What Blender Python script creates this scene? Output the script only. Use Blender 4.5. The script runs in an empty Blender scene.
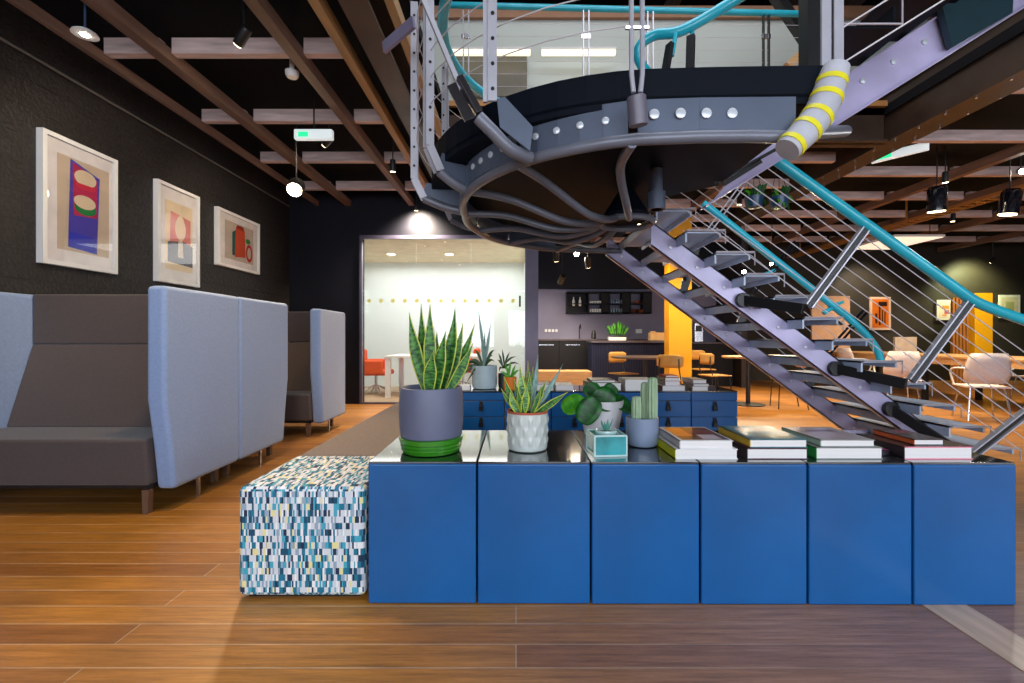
import bpy, bmesh, math, random
from mathutils import Vector, Matrix
random.seed(7)
PI = math.pi
S = bpy.context.scene
COL = S.collection
# ---------------------------------------------------------------- camera, world, exposure
FPX, CX, CY, EYE = 460.0, 516.0, 338.0, 1.1
cam = bpy.data.objects.new('camera', bpy.data.cameras.new('camera'))
COL.objects.link(cam)
cam.location = (0, 0, EYE)
cam.rotation_euler = (PI/2, 0, 0)
cam.data.sensor_width = 36
cam.data.lens = FPX/1024*36
cam.data.shift_x = -(CX-512)/1024
cam.data.shift_y = -(341.5-CY)/1024
cam.data.clip_start = .05
S.camera = cam
S.view_settings.view_transform = 'Standard'
S.view_settings.look = 'None'
S.view_settings.gamma = 1
S.view_settings.use_curve_mapping = False
S.view_settings.exposure = 0.5
S.cycles.use_denoising = True
S.cycles.max_bounces = 8
S.cycles.transparent_max_bounces = 12
S.cycles.caustics_reflective = False
S.cycles.caustics_refractive = False
S.cycles.sample_clamp_indirect = 4
wd = bpy.data.worlds.new('world'); S.world = wd; wd.use_nodes = True
wd.node_tree.nodes['Background'].inputs[0].default_value = (.62, .75, 1, 1)
wd.node_tree.nodes['Background'].inputs[1].default_value = 1.0

def area(name, loc, rot, sx, sy, power, col=(1, 1, 1), spread=PI):
    l = bpy.data.lights.new(name, 'AREA'); l.shape = 'RECTANGLE'; l.size = sx; l.size_y = sy
    l.energy = power; l.color = col; l.spread = spread
    o = bpy.data.objects.new(name, l); COL.objects.link(o); o.location = loc; o.rotation_euler = rot
    return o
DAY = (.86, .92, 1)
# daylight entering by the windows of the wall behind the camera
for wx in (-2.2, 1.0, 4.2, 7.6):
    area('window_daylight', (wx, -3.4, 1.9), (PI/2, 0, 0), 2.6, 2.3, 85, DAY)
# rooflight over the stairwell, on the upper floor
area('rooflight_daylight', (1.6, 2.0, 6.6), (0, 0, 0), 4.0, 3.4, 150, (.9, .92, 1))
# meeting room and upper room ceiling light
area('room_daylight', (-1.6, 9.0, 2.72), (0, 0, 0), 3.4, 2.2, 52, (.97, 1, .98))
area('upper_room_light', (1.5, 5.9, 6.2), (0, 0, 0), 6.0, .9, 22, (1, .97, .9))

def P(px, py, Y):
    return Vector(((px-CX)/FPX*Y, Y, EYE-(py-CY)/FPX*Y))
def XP(px, Y): return (px-CX)/FPX*Y
def ZP(py, Y): return EYE-(py-CY)/FPX*Y

# ---------------------------------------------------------------- materials
_m = {}
def srgb(r, g, b):
    f = lambda c: (c/255/12.92 if c/255 <= .04045 else ((c/255+.055)/1.055)**2.4)
    return (f(r), f(g), f(b))
def mat(name, col=(.5, .5, .5), rough=.5, metal=0., noise=None, bump=None, coat=0., emit=None, stretch=(1, 1, 1), spec=.5, sheen=0., vein=None):
    if name in _m: return _m[name]
    m = bpy.data.materials.new(name); _m[name] = m; m.use_nodes = True
    nt = m.node_tree; N = nt.nodes; L = nt.links; b = N['Principled BSDF']
    b.inputs['Base Color'].default_value = (*col, 1)
    b.inputs['Roughness'].default_value = rough; b.inputs['Metallic'].default_value = metal
    b.inputs['Coat Weight'].default_value = coat; b.inputs['Coat Roughness'].default_value = .06
    b.inputs['Specular IOR Level'].default_value = spec
    b.inputs['Sheen Weight'].default_value = sheen
    if emit: b.inputs['Emission Color'].default_value = (*emit[0], 1); b.inputs['Emission Strength'].default_value = emit[1]
    tc = N.new('ShaderNodeTexCoord'); mp = N.new('ShaderNodeMapping'); mp.inputs['Scale'].default_value = stretch
    L.new(tc.outputs['Object'], mp.inputs[0])
    if noise is None: noise = (6, .12)
    n = N.new('ShaderNodeTexNoise'); n.inputs['Scale'].default_value = noise[0]; n.inputs['Detail'].default_value = 4
    L.new(mp.outputs[0], n.inputs['Vector'])
    r = N.new('ShaderNodeMapRange'); r.inputs[1].default_value = .25; r.inputs[2].default_value = .75
    r.inputs[3].default_value = 1-noise[1]; r.inputs[4].default_value = 1+noise[1]
    L.new(n.outputs[0], r.inputs[0])
    mx = N.new('ShaderNodeVectorMath'); mx.operation = 'SCALE'; mx.inputs[0].default_value = col
    L.new(r.outputs[0], mx.inputs['Scale']); L.new(mx.outputs[0], b.inputs['Base Color'])
    if bump:
        bn = N.new('ShaderNodeTexNoise'); bn.inputs['Scale'].default_value = bump[0]; bn.inputs['Detail'].default_value = 5
        L.new(mp.outputs[0], bn.inputs['Vector'])
        bp = N.new('ShaderNodeBump'); bp.inputs['Strength'].default_value = bump[1]; bp.inputs['Distance'].default_value = .01
        L.new(bn.outputs[0], bp.inputs['Height']); L.new(bp.outputs[0], b.inputs['Normal'])
    return m

def floor_mat():
    m = bpy.data.materials.new('floor_planks'); m.use_nodes = True
    nt = m.node_tree; N = nt.nodes; L = nt.links; b = N['Principled BSDF']
    tc = N.new('ShaderNodeTexCoord')
    br = N.new('ShaderNodeTexBrick'); br.offset = .37; br.offset_frequency = 2
    br.inputs['Scale'].default_value = 1; br.inputs['Brick Width'].default_value = 3.9; br.inputs['Row Height'].default_value = .118
    br.inputs['Mortar Size'].default_value = .003; br.inputs['Mortar Smooth'].default_value = .3
    br.inputs['Color1'].default_value = (.44, .185, .026, 1); br.inputs['Color2'].default_value = (.27, .10, .014, 1)
    br.inputs['Mortar'].default_value = (.50, .34, .20, 1); br.inputs['Bias'].default_value = 0
    L.new(tc.outputs['Object'], br.inputs['Vector'])
    mp = N.new('ShaderNodeMapping'); mp.inputs['Scale'].default_value = (1.2, 22, 1); L.new(tc.outputs['Object'], mp.inputs[0])
    gn = N.new('ShaderNodeTexNoise'); gn.inputs['Scale'].default_value = 2.2; gn.inputs['Detail'].default_value = 8; gn.inputs['Roughness'].default_value = .78
    L.new(mp.outputs[0], gn.inputs['Vector'])
    cr = N.new('ShaderNodeMapRange'); cr.inputs[1].default_value = .3; cr.inputs[2].default_value = .7; cr.inputs[3].default_value = .55; cr.inputs[4].default_value = 1.5
    L.new(gn.outputs[0], cr.inputs[0])
    pn = N.new('ShaderNodeTexNoise'); pn.inputs['Scale'].default_value = 1.3; pn.inputs['Detail'].default_value = 3
    L.new(tc.outputs['Object'], pn.inputs['Vector'])
    pr = N.new('ShaderNodeMapRange'); pr.inputs[1].default_value = .3; pr.inputs[2].default_value = .7; pr.inputs[3].default_value = .8; pr.inputs[4].default_value = 1.2
    L.new(pn.outputs[0], pr.inputs[0])
    mu = N.new('ShaderNodeMath'); mu.operation = 'MULTIPLY'; L.new(cr.outputs[0], mu.inputs[0]); L.new(pr.outputs[0], mu.inputs[1])
    sc = N.new('ShaderNodeVectorMath'); sc.operation = 'SCALE'; L.new(br.outputs[0], sc.inputs[0]); L.new(mu.outputs[0], sc.inputs['Scale'])
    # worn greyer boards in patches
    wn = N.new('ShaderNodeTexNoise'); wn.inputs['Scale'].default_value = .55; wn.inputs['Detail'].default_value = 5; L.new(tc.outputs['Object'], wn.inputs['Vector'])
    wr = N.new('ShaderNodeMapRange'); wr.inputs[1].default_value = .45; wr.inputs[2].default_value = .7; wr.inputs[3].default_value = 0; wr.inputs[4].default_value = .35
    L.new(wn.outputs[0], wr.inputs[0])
    # daylight reflected by the floor, put into the colour as a greyer area
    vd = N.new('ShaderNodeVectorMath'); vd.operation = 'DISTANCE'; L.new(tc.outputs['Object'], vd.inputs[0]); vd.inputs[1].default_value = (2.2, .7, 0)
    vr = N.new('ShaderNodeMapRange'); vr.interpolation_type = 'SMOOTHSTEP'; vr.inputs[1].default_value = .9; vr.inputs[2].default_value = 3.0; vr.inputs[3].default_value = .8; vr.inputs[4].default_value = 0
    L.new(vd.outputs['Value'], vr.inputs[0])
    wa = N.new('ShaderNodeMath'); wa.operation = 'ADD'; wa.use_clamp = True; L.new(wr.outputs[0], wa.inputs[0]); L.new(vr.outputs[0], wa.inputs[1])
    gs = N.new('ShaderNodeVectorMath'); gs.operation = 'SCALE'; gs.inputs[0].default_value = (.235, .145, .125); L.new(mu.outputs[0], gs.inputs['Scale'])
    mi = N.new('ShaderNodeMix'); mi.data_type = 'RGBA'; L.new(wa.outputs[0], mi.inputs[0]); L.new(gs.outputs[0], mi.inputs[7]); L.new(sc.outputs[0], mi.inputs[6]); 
    L.new(mi.outputs[2], b.inputs['Base Color'])
    rr = N.new('ShaderNodeMapRange'); rr.inputs[3].default_value = .28; rr.inputs[4].default_value = .5; L.new(gn.outputs[0], rr.inputs[0]); L.new(rr.outputs[0], b.inputs['Roughness'])
    bp = N.new('ShaderNodeBump'); bp.inputs['Strength'].default_value = .25; bp.inputs['Distance'].default_value = .004
    L.new(gn.outputs[0], bp.inputs['Height']); L.new(bp.outputs[0], b.inputs['Normal'])
    return m

def block_mat():   # rough dark painted blockwork
    m = bpy.data.materials.new('painted_blockwork'); m.use_nodes = True
    nt = m.node_tree; N = nt.nodes; L = nt.links; b = N['Principled BSDF']
    tc = N.new('ShaderNodeTexCoord'); sp = N.new('ShaderNodeSeparateXYZ'); cb = N.new('ShaderNodeCombineXYZ')
    L.new(tc.outputs['Object'], sp.inputs[0]); L.new(sp.outputs['Y'], cb.inputs['X']); L.new(sp.outputs['Z'], cb.inputs['Y'])
    br = N.new('ShaderNodeTexBrick'); br.inputs['Scale'].default_value = 1; br.inputs['Brick Width'].default_value = .44; br.inputs['Row Height'].default_value = .222
    br.inputs['Mortar Size'].default_value = .006; br.inputs['Color1'].default_value = (.017, .0135, .013, 1); br.inputs['Color2'].default_value = (.012, .0095, .010, 1)
    br.inputs['Mortar'].default_value = (.003, .003, .003, 1); L.new(cb.outputs[0], br.inputs['Vector'])
    n = N.new('ShaderNodeTexNoise'); n.inputs['Scale'].default_value = 38; n.inputs['Detail'].default_value = 7; L.new(tc.outputs['Object'], n.inputs['Vector'])
    r = N.new('ShaderNodeMapRange'); r.inputs[1].default_value = .35; r.inputs[2].default_value = .65; r.inputs[3].default_value = .45; r.inputs[4].default_value = 1.6; L.new(n.outputs[0], r.inputs[0])
    s = N.new('ShaderNodeVectorMath'); s.operation = 'SCALE'; L.new(br.outputs[0], s.inputs[0]); L.new(r.outputs[0], s.inputs['Scale']); L.new(s.outputs[0], b.inputs['Base Color'])
    b.inputs['Roughness'].default_value = .55
    a = N.new('ShaderNodeMath'); a.operation = 'SUBTRACT'; L.new(n.outputs[0], a.inputs[0]); L.new(br.outputs['Fac'], a.inputs[1])
    bp = N.new('ShaderNodeBump'); bp.inputs['Strength'].default_value = .9; bp.inputs['Distance'].default_value = .012
    L.new(a.outputs[0], bp.inputs['Height']); L.new(bp.outputs[0], b.inputs['Normal'])
    return m

def mosaic_mat():  # woven rectangles fabric, uses UV in metres
    m = bpy.data.materials.new('mosaic_fabric'); m.use_nodes = True
    nt = m.node_tree; N = nt.nodes; L = nt.links; b = N['Principled BSDF']
    uv = N.new('ShaderNodeUVMap'); sp = N.new('ShaderNodeSeparateXYZ'); L.new(uv.outputs[0], sp.inputs[0])
    def math_(op, a, bb=None):
        n = N.new('ShaderNodeMath'); n.operation = op
        for i, v in enumerate((a, bb)):
            if v is None: continue
            if hasattr(v, 'links'): L.new(v, n.inputs[i])
            else: n.inputs[i].default_value = v
        return n.outputs[0]
    row = math_('FLOOR', math_('DIVIDE', sp.outputs['Y'], .027))
    wn0 = N.new('ShaderNodeTexWhiteNoise'); wn0.noise_dimensions = '1D'; L.new(row, wn0.inputs['W'])
    off = math_('MULTIPLY', wn0.outputs[0], .05)
    xx = math_('ADD', sp.outputs['X'], off)
    col1 = math_('FLOOR', math_('DIVIDE', xx, .0078))
    col2 = math_('FLOOR', math_('DIVIDE', xx, .0145))
    cb = N.new('ShaderNodeCombineXYZ'); L.new(col2, cb.inputs[0]); L.new(row, cb.inputs[1])
    w2 = N.new('ShaderNodeTexWhiteNoise'); L.new(cb.outputs[0], w2.inputs['Vector'])
    sel = math_('GREATER_THAN', w2.outputs[0], .62)
    cc = N.new('ShaderNodeMix'); cc.data_type = 'FLOAT'; L.new(sel, cc.inputs[0]); L.new(col1, cc.inputs[2]); L.new(math_('ADD', col2, 500.), cc.inputs[3])
    cb2 = N.new('ShaderNodeCombineXYZ'); L.new(cc.outputs[0], cb2.inputs[0]); L.new(row, cb2.inputs[1]); cb2.inputs[2].default_value = 3.3
    w3 = N.new('ShaderNodeTexWhiteNoise'); L.new(cb2.outputs[0], w3.inputs['Vector'])
    rp = N.new('ShaderNodeValToRGB'); rp.color_ramp.interpolation = 'CONSTANT'
    cols = [(0, (212, 218, 226)), (.30, (150, 170, 190)), (.40, (70, 165, 190)), (.52, (20, 115, 145)), (.66, (10, 75, 105)), (.76, (20, 45, 75)), (.83, (235, 238, 240)), (.95, (230, 222, 160))]
    e = rp.color_ramp.elements
    while len(e) < len(cols): e.new(.5)
    for i, (p, c) in enumerate(cols): e[i].position = p; e[i].color = (*srgb(*c), 1)
    L.new(w3.outputs[0], rp.inputs[0]); L.new(rp.outputs[0], b.inputs['Base Color']); b.inputs['Roughness'].default_value = .8
    bn = N.new('ShaderNodeTexNoise'); bn.inputs['Scale'].default_value = 700; L.new(uv.outputs[0], bn.inputs['Vector'])
    bp = N.new('ShaderNodeBump'); bp.inputs['Strength'].default_value = .2; bp.inputs['Distance'].default_value = .002; L.new(bn.outputs[0], bp.inputs['Height']); L.new(bp.outputs[0], b.inputs['Normal'])
    return m

def leaf_mat(name, dark, light, edge, edgew=.36, bands=26):
    m = bpy.data.materials.new(name); m.use_nodes = True
    nt = m.node_tree; N = nt.nodes; L = nt.links; b = N['Principled BSDF']
    uv = N.new('ShaderNodeUVMap'); sp = N.new('ShaderNodeSeparateXYZ'); L.new(uv.outputs[0], sp.inputs[0])
    mp = N.new('ShaderNodeMapping'); mp.inputs['Scale'].default_value = (.9, bands, 1); L.new(uv.outputs[0], mp.inputs[0])
    n = N.new('ShaderNodeTexNoise'); n.inputs['Scale'].default_value = 1.5; n.inputs['Detail'].default_value = 3; L.new(mp.outputs[0], n.inputs['Vector'])
    rp = N.new('ShaderNodeValToRGB'); rp.color_ramp.elements[0].position = .42; rp.color_ramp.elements[0].color = (*dark, 1)
    rp.color_ramp.elements[1].position = .6; rp.color_ramp.elements[1].color = (*light, 1); L.new(n.outputs[0], rp.inputs[0])
    a = N.new('ShaderNodeMath'); a.operation = 'SUBTRACT'; L.new(sp.outputs['X'], a.inputs[0]); a.inputs[1].default_value = .5
    a2 = N.new('ShaderNodeMath'); a2.operation = 'ABSOLUTE'; L.new(a.outputs[0], a2.inputs[0])
    g = N.new('ShaderNodeMath'); g.operation = 'GREATER_THAN'; L.new(a2.outputs[0], g.inputs[0]); g.inputs[1].default_value = edgew
    mx = N.new('ShaderNodeMix'); mx.data_type = 'RGBA'; L.new(g.outputs[0], mx.inputs[0]); L.new(rp.outputs[0], mx.inputs[6]); mx.inputs[7].default_value = (*edge, 1)
    L.new(mx.outputs[2], b.inputs['Base Color']); b.inputs['Roughness'].default_value = .48
    return m

def glass_mat(name='clear_glass', tint=(1, 1, 1), refl=1.0):
    if name in _m: return _m[name]
    m = bpy.data.materials.new(name); _m[name] = m; m.use_nodes = True
    nt = m.node_tree; N = nt.nodes; L = nt.links
    N.remove(N['Principled BSDF']); out = N['Material Output']
    t = N.new('ShaderNodeBsdfTransparent'); t.inputs[0].default_value = (*tint, 1)
    g = N.new('ShaderNodeBsdfGlossy'); g.inputs['Roughness'].default_value = .015
    f = N.new('ShaderNodeFresnel')   # a thin pane: the same reflection from either side
    ge = N.new('ShaderNodeNewGeometry'); mr = N.new('ShaderNodeMapRange'); mr.inputs[3].default_value = 1.45; mr.inputs[4].default_value = 1/1.45
    L.new(ge.outputs['Backfacing'], mr.inputs[0]); L.new(mr.outputs[0], f.inputs[0])
    k = N.new('ShaderNodeMath'); k.operation = 'MULTIPLY'; L.new(f.outputs[0], k.inputs[0]); k.inputs[1].default_value = refl
    x = N.new('ShaderNodeMixShader'); L.new(k.outputs[0], x.inputs[0]); L.new(t.outputs[0], x.inputs[1]); L.new(g.outputs[0], x.inputs[2]); L.new(x.outputs[0], out.inputs[0])
    return m

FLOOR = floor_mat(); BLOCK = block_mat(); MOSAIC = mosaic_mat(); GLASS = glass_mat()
WOODJ = mat('lit_joist_wood', (.58, .44, .42), .6, noise=(3, .3), stretch=(1, 8, 8), bump=(40, .2))  # joists kept pale, daylight on their fronts put into the colour
WOODB = mat('shaded_beam_wood', (.15, .085, .06), .6, noise=(3, .35), stretch=(6, .6, 6), bump=(30, .2))  # shade on the beam undersides put into the wood colour
OAK = mat('light_oak', (.62, .36, .16), .45, noise=(4, .2), stretch=(1, 10, 10))
BLACKC = mat('black_ceiling', (.004, .004, .006), .9, spec=.2)
NAVYW = mat('navy_black_wall', (.004, .004, .009), .6, spec=.25, noise=(2, .2))
STEELBR = mat('brown_steel', (.050, .028, .018), .45, metal=.3, noise=(3, .3), bump=(12, .1))
BLUEP = mat('blue_cabinet_paint', (.003, .095, .31), .26, noise=(1.6, .25), bump=(2.5, .14), coat=.12, spec=.4)
NAVYP = mat('navy_edge_paint', (.010, .018, .05), .35)
TOPP = mat('black_gloss_top', (.012, .016, .02), .07, coat=1., noise=(3, .2), spec=.8)
STAIRL = mat('stair_lilac_lit_grey', (.44, .40, .60), .35, metal=.1, noise=(2.4, .3), coat=.15)  # lilac light on the grey stringers put into their paint colour
STAIRT = mat('stair_tread_grey', (.46, .56, .72), .4, noise=(2.4, .3))  # daylight on the riser backs put into the tread colour
STAIRP = mat('stair_grey_paint', (.19, .175, .27), .38, metal=.25, noise=(2.4, .3), coat=.15)
STAIRD = mat('stair_dark_paint', (.003, .005, .010), .55, noise=(2, .3), spec=.1)
POSTM = mat('post_steel', (.50, .50, .56), .35, metal=.35)
WIRE = mat('wire_steel', (.55, .52, .55), .5)
BOLTM = mat('bolt_steel', (.62, .66, .72), .35, metal=.3)
STAIRB = mat('stair_blue_grey', (.10, .125, .18), .4, metal=.25, noise=(2, .25))
TUBE = mat('stair_tube_grey', (.15, .16, .20), .4, metal=.2)
BLACKM = mat('black_metal', (.008, .008, .009), .4)
CHROME = mat('brushed_steel', (.62, .62, .66), .25, metal=1.)
TEAL = mat('teal_rail_paint', (.016, .42, .54), .3, coat=.3)
WHITEP = mat('white_paint', (.78, .78, .79), .5, noise=(4, .03))
WHITEG = mat('white_gloss', (.8, .82, .82), .2, noise=(4, .03))
YELLOW = mat('yellow_paint', (.85, .42, .004), .5, noise=(2, .12))
FABB = mat('blue_grey_felt', (.23, .33, .56), .9, noise=(60, .08), bump=(400, .15), sheen=.3)
FABT = mat('taupe_felt', (.072, .055, .055), .9, noise=(60, .1), bump=(400, .15), sheen=.2)
FABG = mat('grey_brown_weave', (.21, .17, .155), .85, noise=(80, .15), bump=(350, .3))
PAPER = mat('paper_block', (.80, .78, .77), .8, noise=(200, .06), stretch=(.02, .02, 3))
SOIL = mat('potting_soil', (.03, .018, .01), .95, noise=(60, .5), bump=(80, .8))
def plain(tag_, rgb, rough=.5, coat=0., metal=0): return mat('colour_'+tag_, srgb(*rgb), rough, coat=coat, metal=metal)

# ---------------------------------------------------------------- builders
class MB:
    def __init__(s):
        s.bm = bmesh.new(); s.uv = s.bm.loops.layers.uv.new('UVMap')
    def face(s, vs, mi=0, uvs=None):
        try: f = s.bm.faces.new(vs)
        except ValueError: return None
        f.material_index = mi
        if uvs:
            for l, u in zip(f.loops, uvs): l[s.uv].uv = u
        return f
    def box(s, x0, x1, y0, y1, z0, z1, mi=0, M=None):
        c = [Vector((x, y, z)) for z in (z0, z1) for y in (y0, y1) for x in (x0, x1)]
        if M: c = [M @ v for v in c]
        v = [s.bm.verts.new(p) for p in c]
        for q in ((0, 2, 3, 1), (4, 5, 7, 6), (0, 1, 5, 4), (2, 6, 7, 3), (0, 4, 6, 2), (1, 3, 7, 5)):
            s.face([v[i] for i in q], mi)
        return s
    def bar(s, a, b, w, h, up=(0, 0, 1), mi=0):
        a = Vector(a); b = Vector(b); d = (b-a); n = d.length; d.normalize(); up = Vector(up)
        sx = d.cross(up)
        if sx.length < 1e-4: sx = d.cross(Vector((1, 0, 0)))
        sx.normalize(); u = sx.cross(d)
        M = Matrix((sx, d, u)).transposed().to_4x4(); M.translation = a
        return s.box(-w/2, w/2, 0, n, -h/2, h/2, mi, M)
    def tube(s, pts, r, n=8, mi=0, closed=False, caps=True):
        pts = [Vector(p) for p in pts]; k = len(pts); rings = []
        rr = r if isinstance(r, (list, tuple)) else [r]*k
        nrm = None
        for i, p in enumerate(pts):
            if closed: d = (pts[(i+1) % k]-pts[i-1])
            else: d = (pts[min(i+1, k-1)]-pts[max(i-1, 0)])
            d.normalize()
            if nrm is None:
                nrm = d.cross(Vector((0, 0, 1)))
                if nrm.length < .05: nrm = d.cross(Vector((1, 0, 0)))
            nrm = (nrm-d*nrm.dot(d)).normalized(); bn = d.cross(nrm)
            rings.append([s.bm.verts.new(p+(nrm*math.cos(2*PI*j/n)+bn*math.sin(2*PI*j/n))*rr[i]) for j in range(n)])
        m = k if closed else k-1
        for i in range(m):
            a = rings[i]; b = rings[(i+1) % k]
            for j in range(n): s.face([a[j], a[(j+1) % n], b[(j+1) % n], b[j]], mi)
        if caps and not closed:
            s.face(rings[0][::-1], mi); s.face(rings[-1], mi)
        return s
    def lathe(s, prof, c=(0, 0, 0), n=40, mi=0, disp=None, M=None):
        c = Vector(c); rings = []
        for (r, z) in prof:
            ring = []
            for j in range(n):
                a = 2*PI*j/n; q = r if disp is None else r+disp(a, z, r)
                v = Vector((q*math.cos(a), q*math.sin(a), z))
                if M: v = M @ v
                ring.append(s.bm.verts.new(c+v))
            rings.append(ring)
        for a, b in zip(rings, rings[1:]):
            for j in range(n): s.face([a[j], a[(j+1) % n], b[(j+1) % n], b[j]], mi)
        if prof[0][0] > 1e-5: s.face(rings[0][::-1], mi)
        if prof[-1][0] > 1e-5: s.face(rings[-1], mi)
        return s
    def prism(s, poly, axis, a0, a1, mi=0):
        def mk(u, v, w): return {'x': (w, u, v), 'y': (u, w, v), 'z': (u, v, w)}[axis]
        A = [s.bm.verts.new(mk(u, v, a0)) for u, v in poly]; B = [s.bm.verts.new(mk(u, v, a1)) for u, v in poly]
        s.face(A[::-1], mi); s.face(B, mi)
        for i in range(len(poly)):
            j = (i+1) % len(poly); s.face([A[i], A[j], B[j], B[i]], mi)
        return s
    def poly(s, pts, mi=0):
        s.face([s.bm.verts.new(p) for p in pts], mi); return s
    def leaf(s, base, tip, w, bend=(0, 0, 0), face=(0, -1, 0), n=12, cup=.25, prof=None, mi=0, twist=0):
        base = Vector(base); tip = Vector(tip); mid = (base+tip)/2+Vector(bend); face = Vector(face); rows = []
        for i in range(n+1):
            t = i/n; p = base*(1-t)**2+mid*2*t*(1-t)+tip*t*t
            d = ((mid-base)*(1-t)+(tip-mid)*t).normalized()
            sx = d.cross(face).normalized(); fn = sx.cross(d)
            if twist:
                R = Matrix.Rotation(twist*t, 3, d); sx = R @ sx; fn = R @ fn
            pw = prof(t) if prof else (.5+.5*math.sin(PI*min(t*1.15, 1)*.9))*(1 if t < .55 else max(0, 1-((t-.55)/.45)**1.2))
            ww = w*max(pw, .015)/2
            rows.append([s.bm.verts.new(p+sx*ww*k-fn*(abs(k)**2)*ww*cup*-1) for k in (-1, -.5, 0, .5, 1)])
        for i in range(n):
            for j in range(4):
                s.face([rows[i][j], rows[i][j+1], rows[i+1][j+1], rows[i+1][j]], mi,
                       [(j/4, i/n), ((j+1)/4, i/n), ((j+1)/4, (i+1)/n), (j/4, (i+1)/n)])
        return s
    def build(s, name, mats, parent=None, bevel=0, smooth=True, solid=0, sub=0, boxuv=False, base=True, recalc=True):
        bm = s.bm
        if recalc: bmesh.ops.recalc_face_normals(bm, faces=bm.faces)
        if boxuv:
            for f in bm.faces:
                nn = f.normal
                for l in f.loops:
                    c = l.vert.co
                    l[s.uv].uv = (c.x, c.y) if abs(nn.z) > .7 else ((c.x, c.z) if abs(nn.y) > .7 else (c.y, c.z))
        if parent is not None:
            org = wloc(parent)
        elif base:
            vs = [v.co for v in bm.verts]
            org = Vector(((min(v.x for v in vs)+max(v.x for v in vs))/2, (min(v.y for v in vs)+max(v.y for v in vs))/2, min(v.z for v in vs)))
        else: org = Vector((0, 0, 0))
        for v in bm.verts: v.co -= org
        me = bpy.data.meshes.new(name); bm.to_mesh(me); bm.free()
        if not isinstance(mats, (list, tuple)): mats = [mats]
        for m in mats: me.materials.append(m)
        if smooth:
            for p in me.polygons: p.use_smooth = True
            me.set_sharp_from_angle(angle=math.radians(38))
        o = bpy.data.objects.new(name, me); COL.objects.link(o)
        if parent is not None: o.parent = parent
        else: o.location = org
        if solid: k = o.modifiers.new('solid', 'SOLIDIFY'); k.thickness = solid; k.offset = 0
        if bevel: k = o.modifiers.new('bevel', 'BEVEL'); k.width = bevel; k.segments = 3 if bevel > .01 else 2; k.limit_method = 'ANGLE'; k.angle_limit = .6; k.harden_normals = True
        if sub: k = o.modifiers.new('sub', 'SUBSURF'); k.levels = sub; k.render_levels = sub
        return o
def wloc(o):
    v = Vector(o.location)
    while o.parent: o = o.parent; v += Vector(o.location)
    return v
def tag(o, label=None, cat=None, group=None, kind=None):
    if label: o['label'] = label
    if cat: o['category'] = cat
    if group: o['group'] = group
    if kind: o['kind'] = kind
    return o
def thing(name, label, cat, loc, group=None):
    o = bpy.data.objects.new(name, None); COL.objects.link(o); o.location = loc; o.empty_display_size = .1
    return tag(o, label, cat, group)
def struct(name, mb, m, **k): return tag(mb.build(name, m, **k), kind='structure')
def dup(o, parent=None):
    c = o.copy(); COL.objects.link(c)
    if parent is not None: c.parent = parent
    for ch in list(o.children): dup(ch, c)
    return c
def bez(pts, n=10):   # Catmull-Rom through points
    P_ = [Vector(p) for p in pts]; out = []
    for i in range(len(P_)-1):
        a = P_[max(i-1, 0)]; b = P_[i]; c = P_[i+1]; d = P_[min(i+2, len(P_)-1)]
        for j in range(n):
            t = j/n
            out.append(.5*((2*b)+(c-a)*t+(2*a-5*b+4*c-d)*t*t+(3*b-a-3*c+d)*t**3))
    out.append(P_[-1]); return out

# ================================================================ SETTING
XL, XR, YB, YF = -3.78, 13.6, 12.0, -3.6
ZC = 3.62
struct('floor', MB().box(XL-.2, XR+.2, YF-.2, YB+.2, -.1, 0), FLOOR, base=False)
struct('wall_left', MB().box(XL-.2, XL, YF, 7.67, 0, ZC+.1), BLOCK, base=False)
struct('wall_right', MB().box(XR, XR+.2, YF, YB, 0, ZC+.1), NAVYW, base=False)
wl = MB()
wl.box(XL-.2, XR+.2, YF-.2, YF, 0, .75); wl.box(XL-.2, XR+.2, YF-.2, YF, 3.05, ZC+.1)
xs = [XL-.2, -3.5, -.9, -.3, 2.3, 2.9, 5.5, 6.3, 8.9, XR+.2]
for i in range(0, 10, 2): wl.box(xs[i], xs[i+1], YF-.2, YF, .75, 3.05)
struct('wall_rear', wl, mat('rear_wall_grey', (.12, .12, .13), .7), base=False)
for i in range(4):
    w = MB(); a, b = xs[1+2*i], xs[2+2*i]
    w.box(a, a+.05, YF-.12, YF-.06, .75, 3.05); w.box(b-.05, b, YF-.12, YF-.06, .75, 3.05); w.box((a+b)/2-.03, (a+b)/2+.03, YF-.12, YF-.06, .75, 3.05)
    w.box(a, b, YF-.12, YF-.06, .75, .8); w.box(a, b, YF-.12, YF-.06, 3.0, 3.05)
    wo = struct('window_%d' % (i+1), w, WHITEP, base=False)
    MB().box(a+.05, b-.05, YF-.1, YF-.094, .8, 3.0).build('pane', GLASS, wo)
# dark wall with the glazed meeting-room opening
w = MB(); w.box(XL-.2, -2.57, 7.67, 7.8, 0, ZC+.1); w.box(-2.57, .19, 7.67, 7.8, 2.78, ZC+.1); w.box(.19, .36, 7.67, 7.8, 0, ZC+.1)
struct('wall_back', w, NAVYW, base=False)
w = MB(); w.box(-2.6, -2.56, 7.64, 7.7, 0, 2.81); w.box(.15, .37, 7.64, 7.7, 0, 2.81); w.box(-2.56, .15, 7.64, 7.7, 2.75, 2.81); w.box(-2.56, .15, 7.64, 7.7, 0, .03)
wf = struct('window_5', w, mat('graphite_frame', (.10, .09, .14), .35, metal=.3), base=False)
for a, b in ((-2.56, -1.66), (-1.66, -.75), (-.75, .15)):
    MB().box(a+.003, b-.003, 7.665, 7.675, .03, 2.75).build('pane', GLASS, wf)
dotm = plain('pale_yellow', (240, 225, 140)); _b = dotm.node_tree.nodes['Principled BSDF']; _b.inputs['Transmission Weight'].default_value = .8; _b.inputs['IOR'].default_value = 1.01; _b.inputs['Roughness'].default_value = .3
w = MB()
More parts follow.
